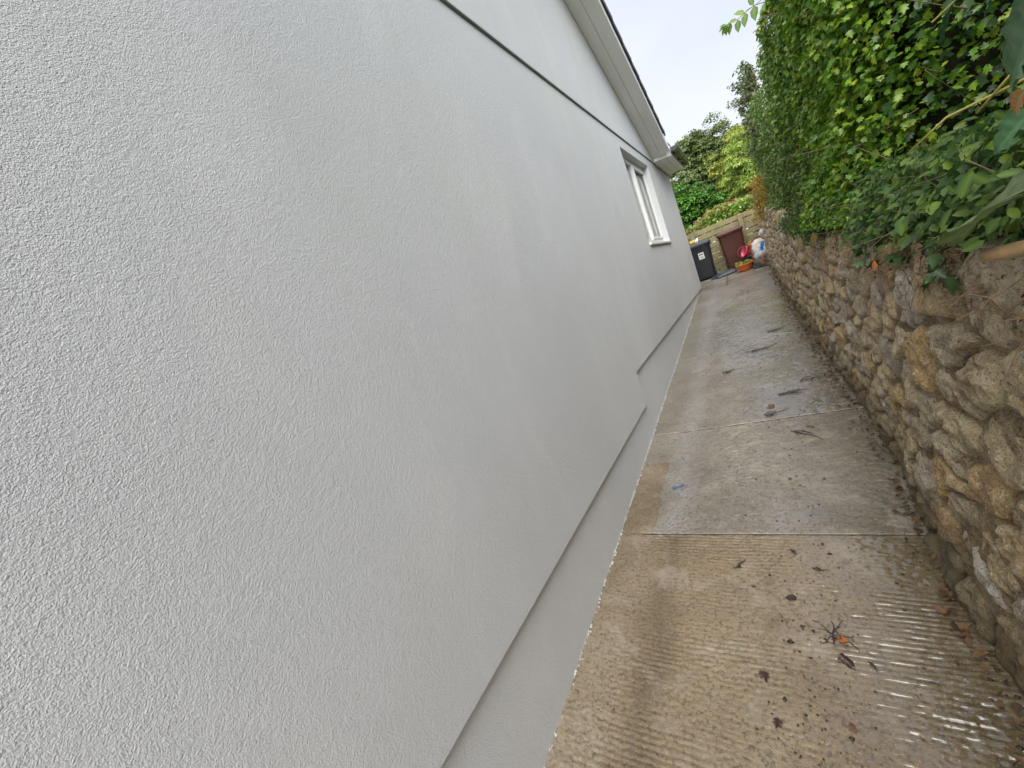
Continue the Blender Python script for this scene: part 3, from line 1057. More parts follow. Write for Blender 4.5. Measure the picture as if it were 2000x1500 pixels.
def frames(N, jit=0.7, droop=(0, 0, -1), dj=0.9):
    """leaf frames: columns side, tip, face; the tip hangs roughly along droop"""
    n = len(N)
    Z = norm(N + jit * rng.normal(size=(n, 3)))
    D = np.asarray(droop, float)[None, :] + dj * rng.normal(size=(n, 3))
    Yv = norm(D - (D * Z).sum(1, keepdims=True) * Z)
    Xv = np.cross(Yv, Z)
    return Xv, Yv, Z


def leaf_mesh(name, P, fr, size, kind, tint):
    v, f, ve = TM[kind]
    Xv, Yv, Zv = fr
    n, k = len(P), len(v)
    V = P[:, None, :] + size[:, None, None] * (v[None, :, 0:1] * Xv[:, None, :] + v[None, :, 1:2] * Yv[:, None, :] + v[None, :, 2:3] * Zv[:, None, :])
    F = (f[None] + (np.arange(n) * k)[:, None, None]).reshape(-1, 3)
    return mesh_np(name, V.reshape(-1, 3), F, {'tint': np.repeat(tint, k), 'vein': np.tile(ve, n)}, True)


def inview(P, m=0.12):
    d = P - CAMP
    A = np.array(RW)
    c = d @ A
    z = np.maximum(c[:, 2], 1e-3)
    return (c[:, 2] > .05) & (abs(c[:, 0] / z) < 1.333 + m) & (abs(c[:, 1] / z) < 1.0 + m)


def plant(name, loc, label, cat, group=None):
    return empty(name, loc, label, cat, group)


def foliage(root, P, N, size, kind, mstuff, mleaf, nobj=0, jit=.7, droop=(0, 0, -1), dj=.9, tint=None, part='foliage', depth=None):
    """the nearest leaves become objects of their own, the rest one part of kind stuff"""
    fr = frames(N, jit, droop, dj)
    n = len(P)
    if tint is None:
        tint = rng.random(n)
    chosen = np.zeros(n, bool)
    if nobj:
        sc = size / np.linalg.norm(P - CAMP, axis=1)
        if depth is not None:
            sc = sc * depth
        sc = np.where(inview(P), sc, 0)
        chosen[np.argsort(-sc)[:nobj]] = True
    r_ = ~chosen
    me = leaf_mesh(part, P[r_], tuple(a[r_] for a in fr), size[r_], kind, tint[r_])
    add(part, me, mstuff, root, 'stuff')
    if nobj:
        v, f, ve = TM[kind]
        proto = mesh_np('leaf', v, f, {'vein': ve}, True)
        proto.materials.append(mleaf)
        wl = world_loc(root)
        first = None
        for i in np.where(chosen)[0]:
            if first is None:
                o = bpy.data.objects.new('leaf', proto)
                first = o
            else:
                o = first.copy()
            COL.objects.link(o)
            o.parent = root
            s_ = size[i]
            X_, Y_, Z_ = fr[0][i] * s_, fr[1][i] * s_, fr[2][i] * s_
            o.matrix_local = Matrix(((X_[0], Y_[0], Z_[0], P[i][0] - wl[0]), (X_[1], Y_[1], Z_[1], P[i][1] - wl[1]), (X_[2], Y_[2], Z_[2], P[i][2] - wl[2]), (0, 0, 0, 1)))


def sticks(root, segs, mat, part='stem', k=5, kind='stuff'):
    mb = MB()
    for pts, r0, r1 in segs:
        n = len(pts)
        mb.tube(pts, [r0 + (r1 - r0) * i / (n - 1) for i in range(n)], k)
    return mb.build(part, mat, root, True, kind=kind)


def wander(p, d, L, n=6, w=.12):
    p = Vector(p)
    d = Vector(d).normalized()
    pts = [p.copy()]
    for i in range(n):
        d = (d + Vector(rng.normal(0, w, 3))).normalized()
        p = p + d * (L / n)
        pts.append(p.copy())
    return pts


# ------------------------------------------------------------------ the hedge bank above the wall
HTOP = 1.80


def hface(y, z):
    """x of the hedge's front face"""
    x = 1.50 + 0.10 * (fbm(y * 1.3, z * 1.5, 0, 201, 3) - .5) * 2 + 0.07 * (fbm(y * 4, z * 4, 0, 205, 2) - .5) * 2
    rec = sstep(1.0, 1.35, y) * (1 - sstep(2.35, 2.9, y)) * sstep(-.12, .12, z)
    x = x + 0.75 * rec
    x = x + 0.35 * sstep(HTOP - .35, HTOP + .05, z) ** 2
    x = x - 0.10 * (1 - sstep(-.25, .10, z - (wtop(y) + .27)))
    return x


def hedge_pts(n, y0, y1, z0, z1, layers=.30, p=2.2):
    y = y0 + (y1 - y0) * rng.random(n)
    zb = wtop(y) + z0
    z = zb + (np.minimum(z1, HTOP + .12 * fbm(y * 2, 0, 0, 9, 3)) - zb) * rng.random(n)
    dep = layers * rng.random(n) ** p
    x = hface(y, z) + dep
    P = np.stack([x, y, z], 1)
    e = 0.03
    N = np.stack([-np.ones(n), -(hface(y + e, z) - hface(y - e, z)) / (2 * e) * -1, (hface(y, z + e) - hface(y, z - e)) / (2 * e)], 1)
    N[:, 1] = (hface(y + e, z) - hface(y - e, z)) / (2 * e)
    N = norm(N)
    N = norm(N + np.array([0, -.1, .75]))
    return P, N, dep / layers


def core(root, y0, y1, z0, off=.32, nm='shade_core'):
    """a dark sheet painted as the shade inside the hedge, so that the far side does not show through"""
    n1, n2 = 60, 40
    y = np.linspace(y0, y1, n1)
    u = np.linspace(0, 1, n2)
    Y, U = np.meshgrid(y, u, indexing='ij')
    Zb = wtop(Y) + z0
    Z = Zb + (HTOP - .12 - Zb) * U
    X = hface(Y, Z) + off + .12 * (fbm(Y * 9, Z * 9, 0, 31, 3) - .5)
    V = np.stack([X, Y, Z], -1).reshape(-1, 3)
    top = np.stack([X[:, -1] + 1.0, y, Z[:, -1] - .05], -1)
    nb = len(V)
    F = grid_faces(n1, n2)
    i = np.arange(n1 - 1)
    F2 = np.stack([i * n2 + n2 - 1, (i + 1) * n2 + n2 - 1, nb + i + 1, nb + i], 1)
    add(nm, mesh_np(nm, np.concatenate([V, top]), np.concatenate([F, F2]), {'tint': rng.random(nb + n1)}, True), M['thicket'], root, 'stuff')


M['thicket'] = plain("painted_hedge_shade", (0.022, 0.024, 0.012), 0.95, 0.5, 25, 1.0, 40, 0.1)  # near-black colour painted as the deep shade inside the hedges
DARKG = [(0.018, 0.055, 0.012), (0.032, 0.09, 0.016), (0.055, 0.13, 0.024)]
PRIV = [(0.055, 0.125, 0.024), (0.10, 0.20, 0.036), (0.16, 0.27, 0.05), (0.27, 0.29, 0.06)]
HAWT = [(0.055, 0.15, 0.012), (0.10, 0.235, 0.015), (0.17, 0.32, 0.020), (0.28, 0.34, 0.03)]
GREY = [(0.030, 0.075, 0.016), (0.052, 0.112, 0.024), (0.085, 0.15, 0.038), (0.14, 0.22, 0.02)]
for k, cols in (('darkg', DARKG), ('priv', PRIV), ('hawt', HAWT), ('grey', GREY)):
    M[k] = m_leaf('leaf_' + k, cols, .38, .34, spec=.5)
    if k == 'grey':
        M[k] = m_leaf('leaf_' + k, cols, .52, .30, spec=.3)
    M[k + '_o'] = m_leaf('leaf_object_' + k, cols, .52, .30, True, .25, .3) if k == 'grey' else m_leaf('leaf_object_' + k, cols, .37, .34, True, .25, .5)

# far clipped hedge of small glossy leaves
pv = plant('privet_hedge', (1.9, 6.6, wtop(6.6)), 'dense hedge of tiny dark glossy leaves on the far half of the stone wall', 'hedge')
P, N, dp = hedge_pts(38000, 3.9, 10.2, -.02, HTOP + .08)
foliage(pv, P, N, rng.uniform(.024, .042, len(P)), 'oval', M['priv'], M['priv_o'], 120, .75, depth=np.where(dp < .3, 1, .4))
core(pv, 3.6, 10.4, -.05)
segs = []
for i in range(60):
    y = random.uniform(4, 9.8)
    z = random.uniform(wtop(y), HTOP)
    segs.append((wander((float(hface(y, z)) + .1, y, z), (-.6, random.uniform(-.4, .4), random.uniform(-.2, .9)), random.uniform(.15, .3), 4), .003, .001))
sticks(pv, segs, M['stem'], 'twig')

# hawthorn and field maple in the middle, yellowish green
hw = plant('hawthorn_hedge', (1.9, 3.4, wtop(3.4)), 'tall yellowish green hawthorn with small lobed leaves between dark ivy and glossy hedge', 'hedge')
P, N, dp = hedge_pts(30000, 2.45, 4.9, .12, HTOP + .1, .30)
keepm = rng.random(len(P)) < sstep(2.3, 2.9, P[:, 1]) * (1 - sstep(4.1, 4.9, P[:, 1] + .25 * (P[:, 2] < .4)))
P, N, dp = P[keepm], N[keepm], dp[keepm]
foliage(hw, P, N, rng.uniform(.022, .044, len(P)), 'lobed', M['hawt'], M['hawt_o'], 260, .75, depth=np.where(dp < .3, 1, .3))
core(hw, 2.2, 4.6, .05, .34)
segs = []
for i in range(50):
    y = random.uniform(2.5, 4.5)
    z = random.uniform(0, HTOP)
    segs.append((wander((float(hface(y, z)) + .12, y, z), (-.7, random.uniform(-.4, .4), random.uniform(-.3, .9)), random.uniform(.15, .32), 5), .004, .0012))
sticks(hw, segs, M['stem'], 'twig')

# dark recess of ivy and bramble close to the camera
iv = plant('ivy_thicket', (2.1, 1.4, wtop(1.4)), 'deep shaded thicket of dark green ivy leaves above the near stone wall', 'ivy')
P, N, dp = hedge_pts(24000, -1.2, 2.75, -.03, HTOP + .1, .36, 1.4)
km = (P[:, 0] > wx(P[:, 1]) + .26 * (1 - sstep(1.1, 1.5, P[:, 1]))) & (rng.random(len(P)) > .35 * sstep(1.1, 1.5, P[:, 1]) * sstep(-.1, .15, P[:, 2]))
P, N, dp = P[km], N[km], dp[km]
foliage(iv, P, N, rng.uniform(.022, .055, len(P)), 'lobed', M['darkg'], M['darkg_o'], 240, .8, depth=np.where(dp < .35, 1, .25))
core(iv, -1.6, 2.9, -.05, .40)
segs = []
for i in range(46):
    y = random.uniform(.6, 2.7)
    z = random.uniform(-.1, 1.0)
    segs.append((wander((float(hface(y, z)) + .05, y, z), (-.5, random.uniform(-.7, .7), random.uniform(-.6, .8)), random.uniform(.15, .4), 6), .0028, .001))
sticks(iv, segs, M['stem'], 'twig')

# grey green fringe hanging over the top of the wall
fr_ = plant('trailing_shrub', (1.6, 2.4, wtop(2.4)), 'leafy grey green bramble trailing over the top edge of the stone wall', 'shrub')
n = 24000
y = .35 + 5.4 * rng.random(n) ** 1.15
bot = wtop(y) + .005 + .045 * (1 - sstep(2.0, 3.2, y)) + .05 * (fbm(y * 3.1, 0, 0, 301, 3) - .5) * 2 + .035 * (1 - sstep(1.0, 1.9, y))
hh = (.42 - .10 * (1 - sstep(2.0, 3.0, y))) * (1 - .45 * sstep(3.5, 5.6, y)) * (0.55 + .6 * fbm(y * 2.3, 3, 0, 305, 2))
u = rng.random(n) ** .9
z = bot + hh * u
x = wx(y) + .115 - .06 * np.sin(np.pi * np.clip(u * .9 + .1, 0, 1)) + .04 * rng.normal(size=n) + .22 * rng.random(n) ** 1.6 + .06 * u
x = x + .09 * (fbm(y * 5, z * 5, 0, 315, 2) - .5)
P = np.stack([x, y, z], 1)
N = norm(np.stack([-.8 + 0 * y, -.25 + 0 * y, .75 + 0 * y], 1))
foliage(fr_, P, N, rng.uniform(.018, .036, n) * np.where(rng.random(n) < .10, 1.5, 1), 'oval', M['grey'], M['grey_o'], 285, .6, (-.35, -.1, -.7), .8)
segs = []
for i in range(80):
    y0 = random.uniform(.9, 5.2)
    p0 = (float(wx(y0)) + .12, y0, float(wtop(y0)) + random.uniform(.0, .25))
    segs.append((wander(p0, (-.7, random.uniform(-.8, .8), random.uniform(-.5, .6)), random.uniform(.10, .26), 6, .25), .0020, .0007))
sticks(fr_, segs, M['stem'], 'stem')

# a shrub with twiggy grey-red shoots leaning out past the hedge
ts = plant('twiggy_shrub', (1.75, 8.1, wtop(8.1)), 'open twiggy shrub with dusky reddish leaves sticking out above the far hedge', 'shrub')
segs, LP, LN = [], [], []
segs.append((wander((1.75, 8.1, .1), (-.05, 0, 1), 1.8, 6, .08), .02, .012))
for i in range(95):
    z0 = random.uniform(1.15, 2.2)
    d = (random.uniform(-1.0, -.1), random.uniform(-.5, .5), random.uniform(0, .75))
    pts = wander((1.65, 8.1 + random.uniform(-.35, .35), z0), d, random.uniform(.2, .42) * (1.15 if z0 < 2 else .9), 6, .12)
    segs.append((pts, .006, .0015))
    for q in range(34):
        t = random.uniform(.2, 1) * (len(pts) - 1.001)
        a = int(t)
        p = pts[a].lerp(pts[a + 1], t - a)
        LP.append(p + Vector(rng.normal(0, .022, 3)))
        LN.append((-.3, -.3, .8))
sticks(ts, segs, M['stem'], 'branch')
M['dusk'] = m_leaf('leaf_dusky', [(0.05, 0.10, 0.03), (0.09, 0.15, 0.045), (0.13, 0.16, 0.06), (0.17, 0.15, 0.08)], .45, .25)
LP, LN = np.array(LP), np.array(LN)
foliage(ts, LP, LN, rng.uniform(.03, .055, len(LP)), 'oval', M['dusk'], M['dusk'], 0, .9)

# arching sprig against the sky
sg = plant('buddleia_sprig', (1.62, 5.0, 1.75), 'long arching sprig of pointed grey green leaves against the sky above the hedge', 'plant')
sp_pts = [Vector(p) for p in ((1.70, 5.05, 1.80), (1.60, 5.02, 1.86), (1.52, 5.0, 1.88), (1.45, 5.0, 1.870), (1.385, 5.0, 1.855), (1.33, 5.0, 1.862), (1.295, 5.0, 1.872))]
sticks(sg, [(sp_pts, .0045, .0015)], M['stem'], 'stem', kind=None)
v, f, ve = TM['narrow']
lm = mesh_np('leaf', np.array(v) * np.array([1.9, 1, 1]), f, {'vein': ve}, True)
lm.materials.append(M['grey_o'])
wl = world_loc(sg)
for i, (p, d, s_) in enumerate(((1, (-.2, -.2, -1), .10), (2, (-.15, -.2, -1), .13), (2, (-.3, 0, 1), .09), (3, (-.3, -.2, -1), .12), (3, (-.8, 0, .5), .10), (4, (-.2, -.2, -1), .11), (4, (-.9, 0, .3), .085),
                                (5, (-.45, 0, -1), .09), (5, (-.9, 0, -.1), .06), (6, (-.7, 0, -.8), .085), (6, (-1, 0, -.2), .075), (6, (-1, 0, .4), .06), (6, (-.3, 0, -1), .085))):
    Y_ = Vector(d).normalized()
    Z_ = Vector((random.uniform(-.5, .2), -1, .5))
    Z_ = (Z_ - Y_ * Z_.dot(Y_)).normalized()
    X_ = Y_.cross(Z_)
    o = bpy.data.objects.new('leaf', lm)
    COL.objects.link(o)
    o.parent = sg
    q = sp_pts[p] - wl
    o.matrix_local = Matrix(((X_.x * s_, Y_.x * s_, Z_.x * s_, q.x), (X_.y * s_, Y_.y * s_, Z_.y * s_, q.y), (X_.z * s_, Y_.z * s_, Z_.z * s_, q.z), (0, 0, 0, 1)))

# big serrated leaves close to the camera at the right
M['big_o'] = m_leaf('leaf_big', [(0.040, 0.115, 0.045), (0.055, 0.14, 0.055), (0.075, 0.165, 0.06)], .40, .22, True, .40)
M['bigpale_o'] = m_leaf('leaf_big_pale', [(0.07, 0.12, 0.04), (0.10, 0.15, 0.05), (0.13, 0.175, 0.06)], .5, .25, True, .45)
M['bigor_o'] = m_leaf('leaf_big_orange', [(0.36, 0.20, 0.06), (0.40, 0.22, 0.06), (0.42, 0.26, 0.08)], .5, .25, True, .3)
bl = plant('large_leaved_plant', (1.55, .75, -.25), 'plant with very large ribbed serrated leaves closest at the right edge', 'plant')
v, f, ve = TM['broad']
bm_ = {k: None for k in ('big_o', 'bigpale_o', 'bigor_o')}
for k in bm_:
    bm_[k] = mesh_np('leaf', v, f, {'vein': ve}, True)
    bm_[k].materials.append(M[k])
wl = world_loc(bl)
BL = [  # base point, tip point, facing normal, material
    ((1.275, .622, .105), (1.250, .738, .052), (-.45, -.75, .45), 'big_o'),
    ((1.275, .600, .055), (1.250, .728, .005), (-.45, -.70, .55), 'big_o'),
    ((1.285, .600, .110), (1.275, .632, .040), (-.7, -.6, .3), 'big_o'),
    ((1.275, .635, .010), (1.258, .668, -.058), (-.5, -.6, .6), 'big_o'),
    ((1.275, .690, -.064), (1.238, .880, -.090), (-.40, -.25, .85), 'bigpale_o'),
    ((1.285, .655, -.095), (1.250, .735, -.130), (-.5, -.5, .7), 'bigpale_o'),
    ((1.255, .655, .034), (1.250, .685, .014), (-.6, -.7, .4), 'bigor_o'),
    ((1.64, 1.80, .44), (1.58, 1.96, .34), (-.5, -.5, .7), 'big_o'),
    ((1.62, 1.50, .36), (1.56, 1.62, .30), (-.6, -.4, .6), 'big_o'),
    ((1.50, 1.05, .34), (1.45, 1.10, .29), (-.6, -.6, .5), 'big_o'),
    ((1.42, 1.02, .03), (1.36, 1.07, -.02), (-.6, -.6, .5), 'big_o'),
    ((1.45, .55, .15), (1.36, .50, .07), (-.7, -.3, .5), 'big_o'),
    ((1.45, .45, -.05), (1.36, .40, -.12), (-.7, -.3, .5), 'bigpale_o'),
]
stems = []
for bp, tp, nn, k in BL:
    bp, tp = Vector(bp), Vector(tp)
    s_ = (tp - bp).length
    Y_ = (tp - bp).normalized()
    Z_ = Vector(nn)
    Z_ = (Z_ - Y_ * Z_.dot(Y_)).normalized()
    X_ = Y_.cross(Z_)
    o = bpy.data.objects.new('leaf', bm_[k])
    COL.objects.link(o)
    o.parent = bl
    q = bp - wl
    o.matrix_local = Matrix(((X_.x * s_, Y_.x * s_, Z_.x * s_, q.x), (X_.y * s_, Y_.y * s_, Z_.y * s_, q.y), (X_.z * s_, Y_.z * s_, Z_.z * s_, q.z), (0, 0, 0, 1)))
    stems.append(([bp, bp + Vector((.06, .0, -.01)), Vector((1.55, bp.y - .02, bp.z - .08))], .0014, .003))
for st in stems:
    sticks(bl, [st], M['ystem'], 'leaf_stalk', kind=None)
# two yellow shoots in front of the dark hollow
ys_ = plant('yellow_shoots', (1.36, .78, .03), 'pair of pale yellow young shoots pointing left beside the large leaves', 'plant')
for pts in (((1.36, .69, .045), (1.29, .74, .048), (1.245, .80, .046), (1.215, .845, .022)), ((1.345, .70, .075), (1.285, .745, .062), (1.262, .775, .035))):
    sticks(ys_, [([Vector(p) for p in pts], .0022, .0014)], M['ystem'], 'shoot', kind=None)

# soil, roots and a sawn branch along the wall top
segs = []
for i in range(330):
    y0 = .55 + 3.2 * random.random() ** 1.3
    z0 = float(wtop(y0)) + random.uniform(-.10, .07)
    x0 = float(batter(y0, z0)) - random.uniform(-.02, .01)
    segs.append((wander((x0, y0, z0), (-.25, random.uniform(-.9, .9), random.uniform(-1, .2)), random.uniform(.06, .18), 6, .4), .0016, .0005))
rt = sticks(None, segs, M['root'], 'roots')
rt['kind'] = 'stuff'
nn_ = 1300
y = .5 + 4.2 * rng.random(nn_) ** 1.2
z = wtop(y) - .11 + .17 * rng.random(nn_)
P = np.stack([batter(y, z) - .012 + .03 * rng.random(nn_), y, z], 1)
me = leaf_mesh('leaf_litter', P, frames(np.tile([-.7, 0, .6], (nn_, 1)), .7), rng.uniform(.006, .020, nn_) * (.55 + .45 * sstep(1., 2.2, y)), 'oval', rng.random(nn_))
M['litter'] = m_leaf('leaf_litter', [(0.045, 0.028, 0.016), (0.085, 0.05, 0.025), (0.15, 0.075, 0.03), (0.20, 0.11, 0.05)], .6, .1)
add('leaf_litter', me, M['litter'], None, 'stuff')
lg = empty('sawn_branch', (1.30, .78, -.15), 'pale sawn branch end sticking out of the hedge foot over the stone wall', 'branch')
lp = [Vector(p) for p in ((1.262, .826, -.150), (1.285, .80, -.149), (1.34, .765, -.147), (1.42, .74, -.14), (1.55, .74, -.12))]
MB().tube(lp, [.0085, .0105, .0105, .012, .014], 12).build('bark', M['cutwood'], lg, True)
MB().tube([lp[0] - Vector((.0015, -.0014, 0)), lp[0] + Vector((.002, -.002, 0))], [.0060, .0078], 12).build('cut_face', plain("sawn_face", (.5, .37, .2), .7, .15, 60), lg)


def dead_leaf(loc, nrm, tipd, s_, mat, label, kind='lobed', nm='dead_leaf', cat='leaf', group=None):
    v, f, ve = TM[kind]
    key = (kind, mat.name)
    me = mesh_np(nm, v + np.stack([0 * v[:, 0], 0 * v[:, 0], .10 * np.sin(v[:, 0] * 9 + v[:, 1] * 5)], 1), f, {'vein': ve, 'tint': np.full(len(v), random.random())}, True)
    me.materials.append(mat)
    o = bpy.data.objects.new(nm, me)
    COL.objects.link(o)
    Z_ = Vector(nrm).normalized()
    Y_ = Vector(tipd)
    Y_ = (Y_ - Z_ * Y_.dot(Z_)).normalized()
    X_ = Y_.cross(Z_)
    o.matrix_world = Matrix(((X_.x * s_, Y_.x * s_, Z_.x * s_, loc[0]), (X_.y * s_, Y_.y * s_, Z_.y * s_, loc[1]), (X_.z * s_, Y_.z * s_, Z_.z * s_, loc[2]), (0, 0, 0, 1)))
    return tag(o, label, cat, group)


yq = 2.05
dead_leaf((float(batter(yq, -.30)) - .05, yq, -.275), (-1, -.3, .1), (0, .2, -1), .062, M['orleaf'], 'bright orange round dead leaf stuck to the top of the stone wall', 'oval')
yq = 3.5
dead_leaf((float(batter(yq, -.24)) - .06, yq, -.16), (-1, -.4, .2), (0, -.1, -1), .14, m_leaf('leaf_olive', [(0.16, 0.12, 0.02), (0.2, 0.14, 0.02), (.22, .15, .03)], .5, .2), 'large olive brown leaf hanging over the wall top below the hedge', 'oval')

# dry golden growth at the far end of the wall
dg = plant('golden_grass_tuft', (1.36, 9.2, wtop(9.2)), 'dry golden orange feathery tuft at the far end of the stone wall top', 'plant')
n = 2600
y = 8.3 + 1.5 * rng.random(n)
z = wtop(y) - .12 + .72 * rng.random(n) ** 1.2
x = 1.30 + .06 * rng.normal(size=n) + .22 * rng.random(n) + .05 * (z - .2)
P = np.stack([x, y, z], 1)
M['gold'] = m_leaf('leaf_golden', [(0.16, 0.16, 0.02), (0.34, 0.25, 0.03), (0.46, 0.30, 0.04), (0.40, 0.18, 0.03)], .6, .3)
foliage(dg, P, np.tile([-.6, -.5, .6], (n, 1)), rng.uniform(.035, .075, n), 'narrow', M['gold'], M['gold'], 0, .9, (0, 0, .6))
segs = [(wander((1.34, random.uniform(8.4, 9.7), .2), (random.uniform(-.4, .1), random.uniform(-.2, .2), 1), random.uniform(.3, .6), 5), .003, .001) for i in range(40)]
sticks(dg, segs, M['stem'], 'stem')

# ------------------------------------------------------------------ fence
FY = 11.42
fence = empty('timber_fence', (.6, FY, -.65), 'weathered timber fence of horizontal boards with narrow gaps behind the bins', 'fence')
fz = float(gz(FY))
pitch, bh = 0.136, 0.112
posts = (-1.98, -0.06, 1.005, 2.1)
for i in range(8):
    z1 = .475 - i * pitch
    for a, c in zip(posts[:-1], posts[1:]):
        j = random.uniform(-.004, .004)
        MB().box(a + .003, c - .003, FY + random.uniform(0, .004), FY + .022, z1 - bh + j, z1 + j).build('board', M['wood'], fence, bevel=.003)
for px in posts:
    MB().box(px - .045, px + .045, FY - .085, FY - .004, fz - .1, .485).build('post', M['wood'], fence, bevel=.006)

# ------------------------------------------------------------------ bins
def wheelie(name, cx, cy, z0, w, d, h, rot, mbody, mlid, label, handle_side=0):
    t = empty(name, (cx, cy, z0), label, 'bin')
    b = MB()
    rings = []
    for u, sw, sd, rr_ in ((0, .80, .74, .05), (.02, .82, .76, .06), (.5, .91, .88, .06), (.86, .98, .98, .055), (.865, 1.03, 1.03, .05), (.93, 1.04, 1.04, .05)):
        rings.append(rrect(cx, cy, w * sw, d * sd, rr_ * w / .5, z0 + .035 + (h - .035) * u, 4, rot))
    b.loft(rings)
    b.build('body', mbody, t, True, bevel=0.004)
    l = MB()
    hz_ = z0 + h * .935
    l.loft([rrect(cx, cy, w * 1.09, d * 1.10, .05 * w / .5, hz_ - .035, 4, rot), rrect(cx, cy, w * 1.10, d * 1.11, .05 * w / .5, hz_ + .012, 4, rot, 0, .02),
            rrect(cx, cy, w * 1.03, d * 1.03, .06 * w / .5, hz_ + .034, 4, rot, 0, .04), rrect(cx, cy, w * .8, d * .8, .08 * w / .5, hz_ + .052, 4, rot, 0, .05)])
    lid = l.build('lid', mlid, t, True, bevel=0.003)
    # lifting comb under the lid and the handle bar at the back
    fx, fy = math.sin(rot), -math.cos(rot)
    sx, sy = math.cos(rot), math.sin(rot)
    hb = MB()
    a = Vector((cx - fx * d * .60 - sx * w * .36, cy - fy * d * .60 - sy * w * .36, hz_ - .01))
    c = Vector((cx - fx * d * .60 + sx * w * .36, cy - fy * d * .60 + sy * w * .36, hz_ - .01))
    hb.tube([a + Vector((fx, fy, 0)) * d * .1, a, c, c + Vector((fx, fy, 0)) * d * .1], .014, 8)
    hb.build('handle', mlid, t, True)
    for s_ in (-1, 1):
        wv = MB()
        wc = Vector((cx - fx * d * .38 + s_ * sx * w * .40, cy - fy * d * .38 + s_ * sy * w * .40, z0 + .095))
        wv.tube([wc - Vector((sx, sy, 0)) * .022, wc + Vector((sx, sy, 0)) * .022], .095, 20)
        wv.build('wheel', M['blackbin'], t, True, bevel=.004)
    # two feet at the front so that it stands level
    for s_ in (-1, 1):
        fc = Vector((cx + fx * d * .3 + s_ * sx * w * .3, cy + fy * d * .3 + s_ * sy * w * .3, z0))
        MB().box(fc.x - .03, fc.x + .03, fc.y - .02, fc.y + .02, z0 - .012, z0 + .04).build('foot', mbody, t)
    return t


ZB = float(gz(10.72))
bb = wheelie('black_bin', .055, 10.74, ZB, .49, .50, .905, 0.0, M['blackbin'], M['lidgrey'], 'black wheelie bin with white sticker and grey lid at the house corner')
# sticker with its print on the front face
st = MB()
fy_ = 10.74 - .25 * .93
st.poly([(.028, fy_ + .0175 - .024, -.21), (.148, fy_ + .0175 - .024, -.21), (.148, fy_ - .024, -.055), (.028, fy_ - .024, -.055)], [(0, 1, 2, 3)])
stk = st.build('sticker', M['paper'], bb)
for (z0_, z1_, xa, xb) in ((-.112, -.088, .045, .13), (-.152, -.147, .05, .128), (-.168, -.163, .05, .125), (-.184, -.179, .05, .128)):
    yy0 = lambda zz: fy_ - .0265 + (-(zz + .055)) * .113
    MB().poly([(xa, yy0(z0_), z0_), (xb, yy0(z0_), z0_), (xb, yy0(z1_), z1_), (xa, yy0(z1_), z1_)], [(0, 1, 2, 3)]).build('print', M['print'], stk)
br = wheelie('brown_bin', .725, 10.98, float(gz(10.96)), .50, .52, .905, math.radians(4), M['brownbin'], M['brownlid'], 'brown wheelie bin standing against the timber fence post')

# packet lying on the black bin lid
pk = empty('carton', (-.03, 10.72, ZB + .90), 'small yellow and white carton lying on the black bin lid', 'carton')
MB().loft([rrect(-.035, 10.66, .11, .07, .004, ZB + .900, 1, .3), rrect(-.035, 10.66, .11, .07, .004, ZB + .965, 1, .3, .1), rrect(-.03, 10.66, .10, .03, .004, ZB + .985, 1, .36, .1)]).build('card', M['yellow'], pk, True)
MB().loft([rrect(.05, 10.67, .10, .08, .004, ZB + .900, 1, -.4), rrect(.055, 10.67, .09, .06, .004, ZB + .955, 1, -.2, .3), rrect(.07, 10.67, .05, .02, .004, ZB + .992, 1, .1, .5)]).build('wrapper', M['paper'], pk, True)

# spare lid lying on the paving in front of the bins
sx_, sy_ = .46, 10.42
zz_ = float(gz(10.40))
tr = empty('loose_bin_lid', (sx_, sy_, zz_), 'loose dark grey plastic lid lying flat on the paving before the brown bin', 'lid')
l = MB()
l.loft([rrect(sx_, sy_, .42, .34, .04, zz_ + .008, 3, .25, 0, .0885), rrect(sx_, sy_, .42, .34, .04, zz_ + .04, 3, .25, .06, .0885), rrect(sx_, sy_, .36, .28, .05, zz_ + .07, 3, .25, .10, .0885),
        rrect(sx_, sy_, .26, .18, .05, zz_ + .082, 3, .25, .12, .0885)])
l.build('lid_panel', M['lidgrey'], tr, True, bevel=.004)
MB().box(sx_ - .30, sx_ - .205, sy_ - .10, sy_ + .02, zz_ + .0, zz_ + .022).build('hinge', M['blackbin'], tr, bevel=.004)
MB().box(sx_ + .10, sx_ + .27, sy_ + .06, sy_ + .10, zz_ + .012, zz_ + .04).build('lid_rim', M['blackbin'], tr, bevel=.004)

# orange bowl planter
ox, oy = .865, 10.12
oz = float(gz(oy)) - .004
ob = empty('orange_bowl_planter', (ox, oy, oz), 'wide orange plastic bowl with yellowish leafy plants on the paving', 'planter')
b = MB()
prof = [(.085, 0), (.10, .004), (.125, .05), (.160, .115), (.168, .13), (.184, .132), (.186, .150), (.172, .152), (.158, .130), (.115, .06), (.02, .055)]
b.loft([circ(ox, oy, r_, oz + z_, 28) for r_, z_ in prof])
b.build('bowl', M['orange'], ob, True)
MB().loft([circ(ox, oy, .152, oz + .118, 20, .02), circ(ox, oy, .01, oz + .132, 20)]).build('soil', M['soil'], ob)
n = 150
a = rng.random(n) * 6.283
r_ = .15 * np.sqrt(rng.random(n))
P = np.stack([ox + r_ * np.cos(a), oy + r_ * np.sin(a), oz + .13 + .08 * rng.random(n)], 1)
M['lime'] = m_leaf('leaf_lime', [(0.16, 0.20, 0.03), (0.34, 0.36, 0.07), (0.5, 0.48, 0.14)], .45, .3)
M['lime_o'] = m_leaf('leaf_lime_object', [(0.16, 0.20, 0.03), (0.34, 0.36, 0.07), (0.5, 0.48, 0.14)], .45, .3, True)
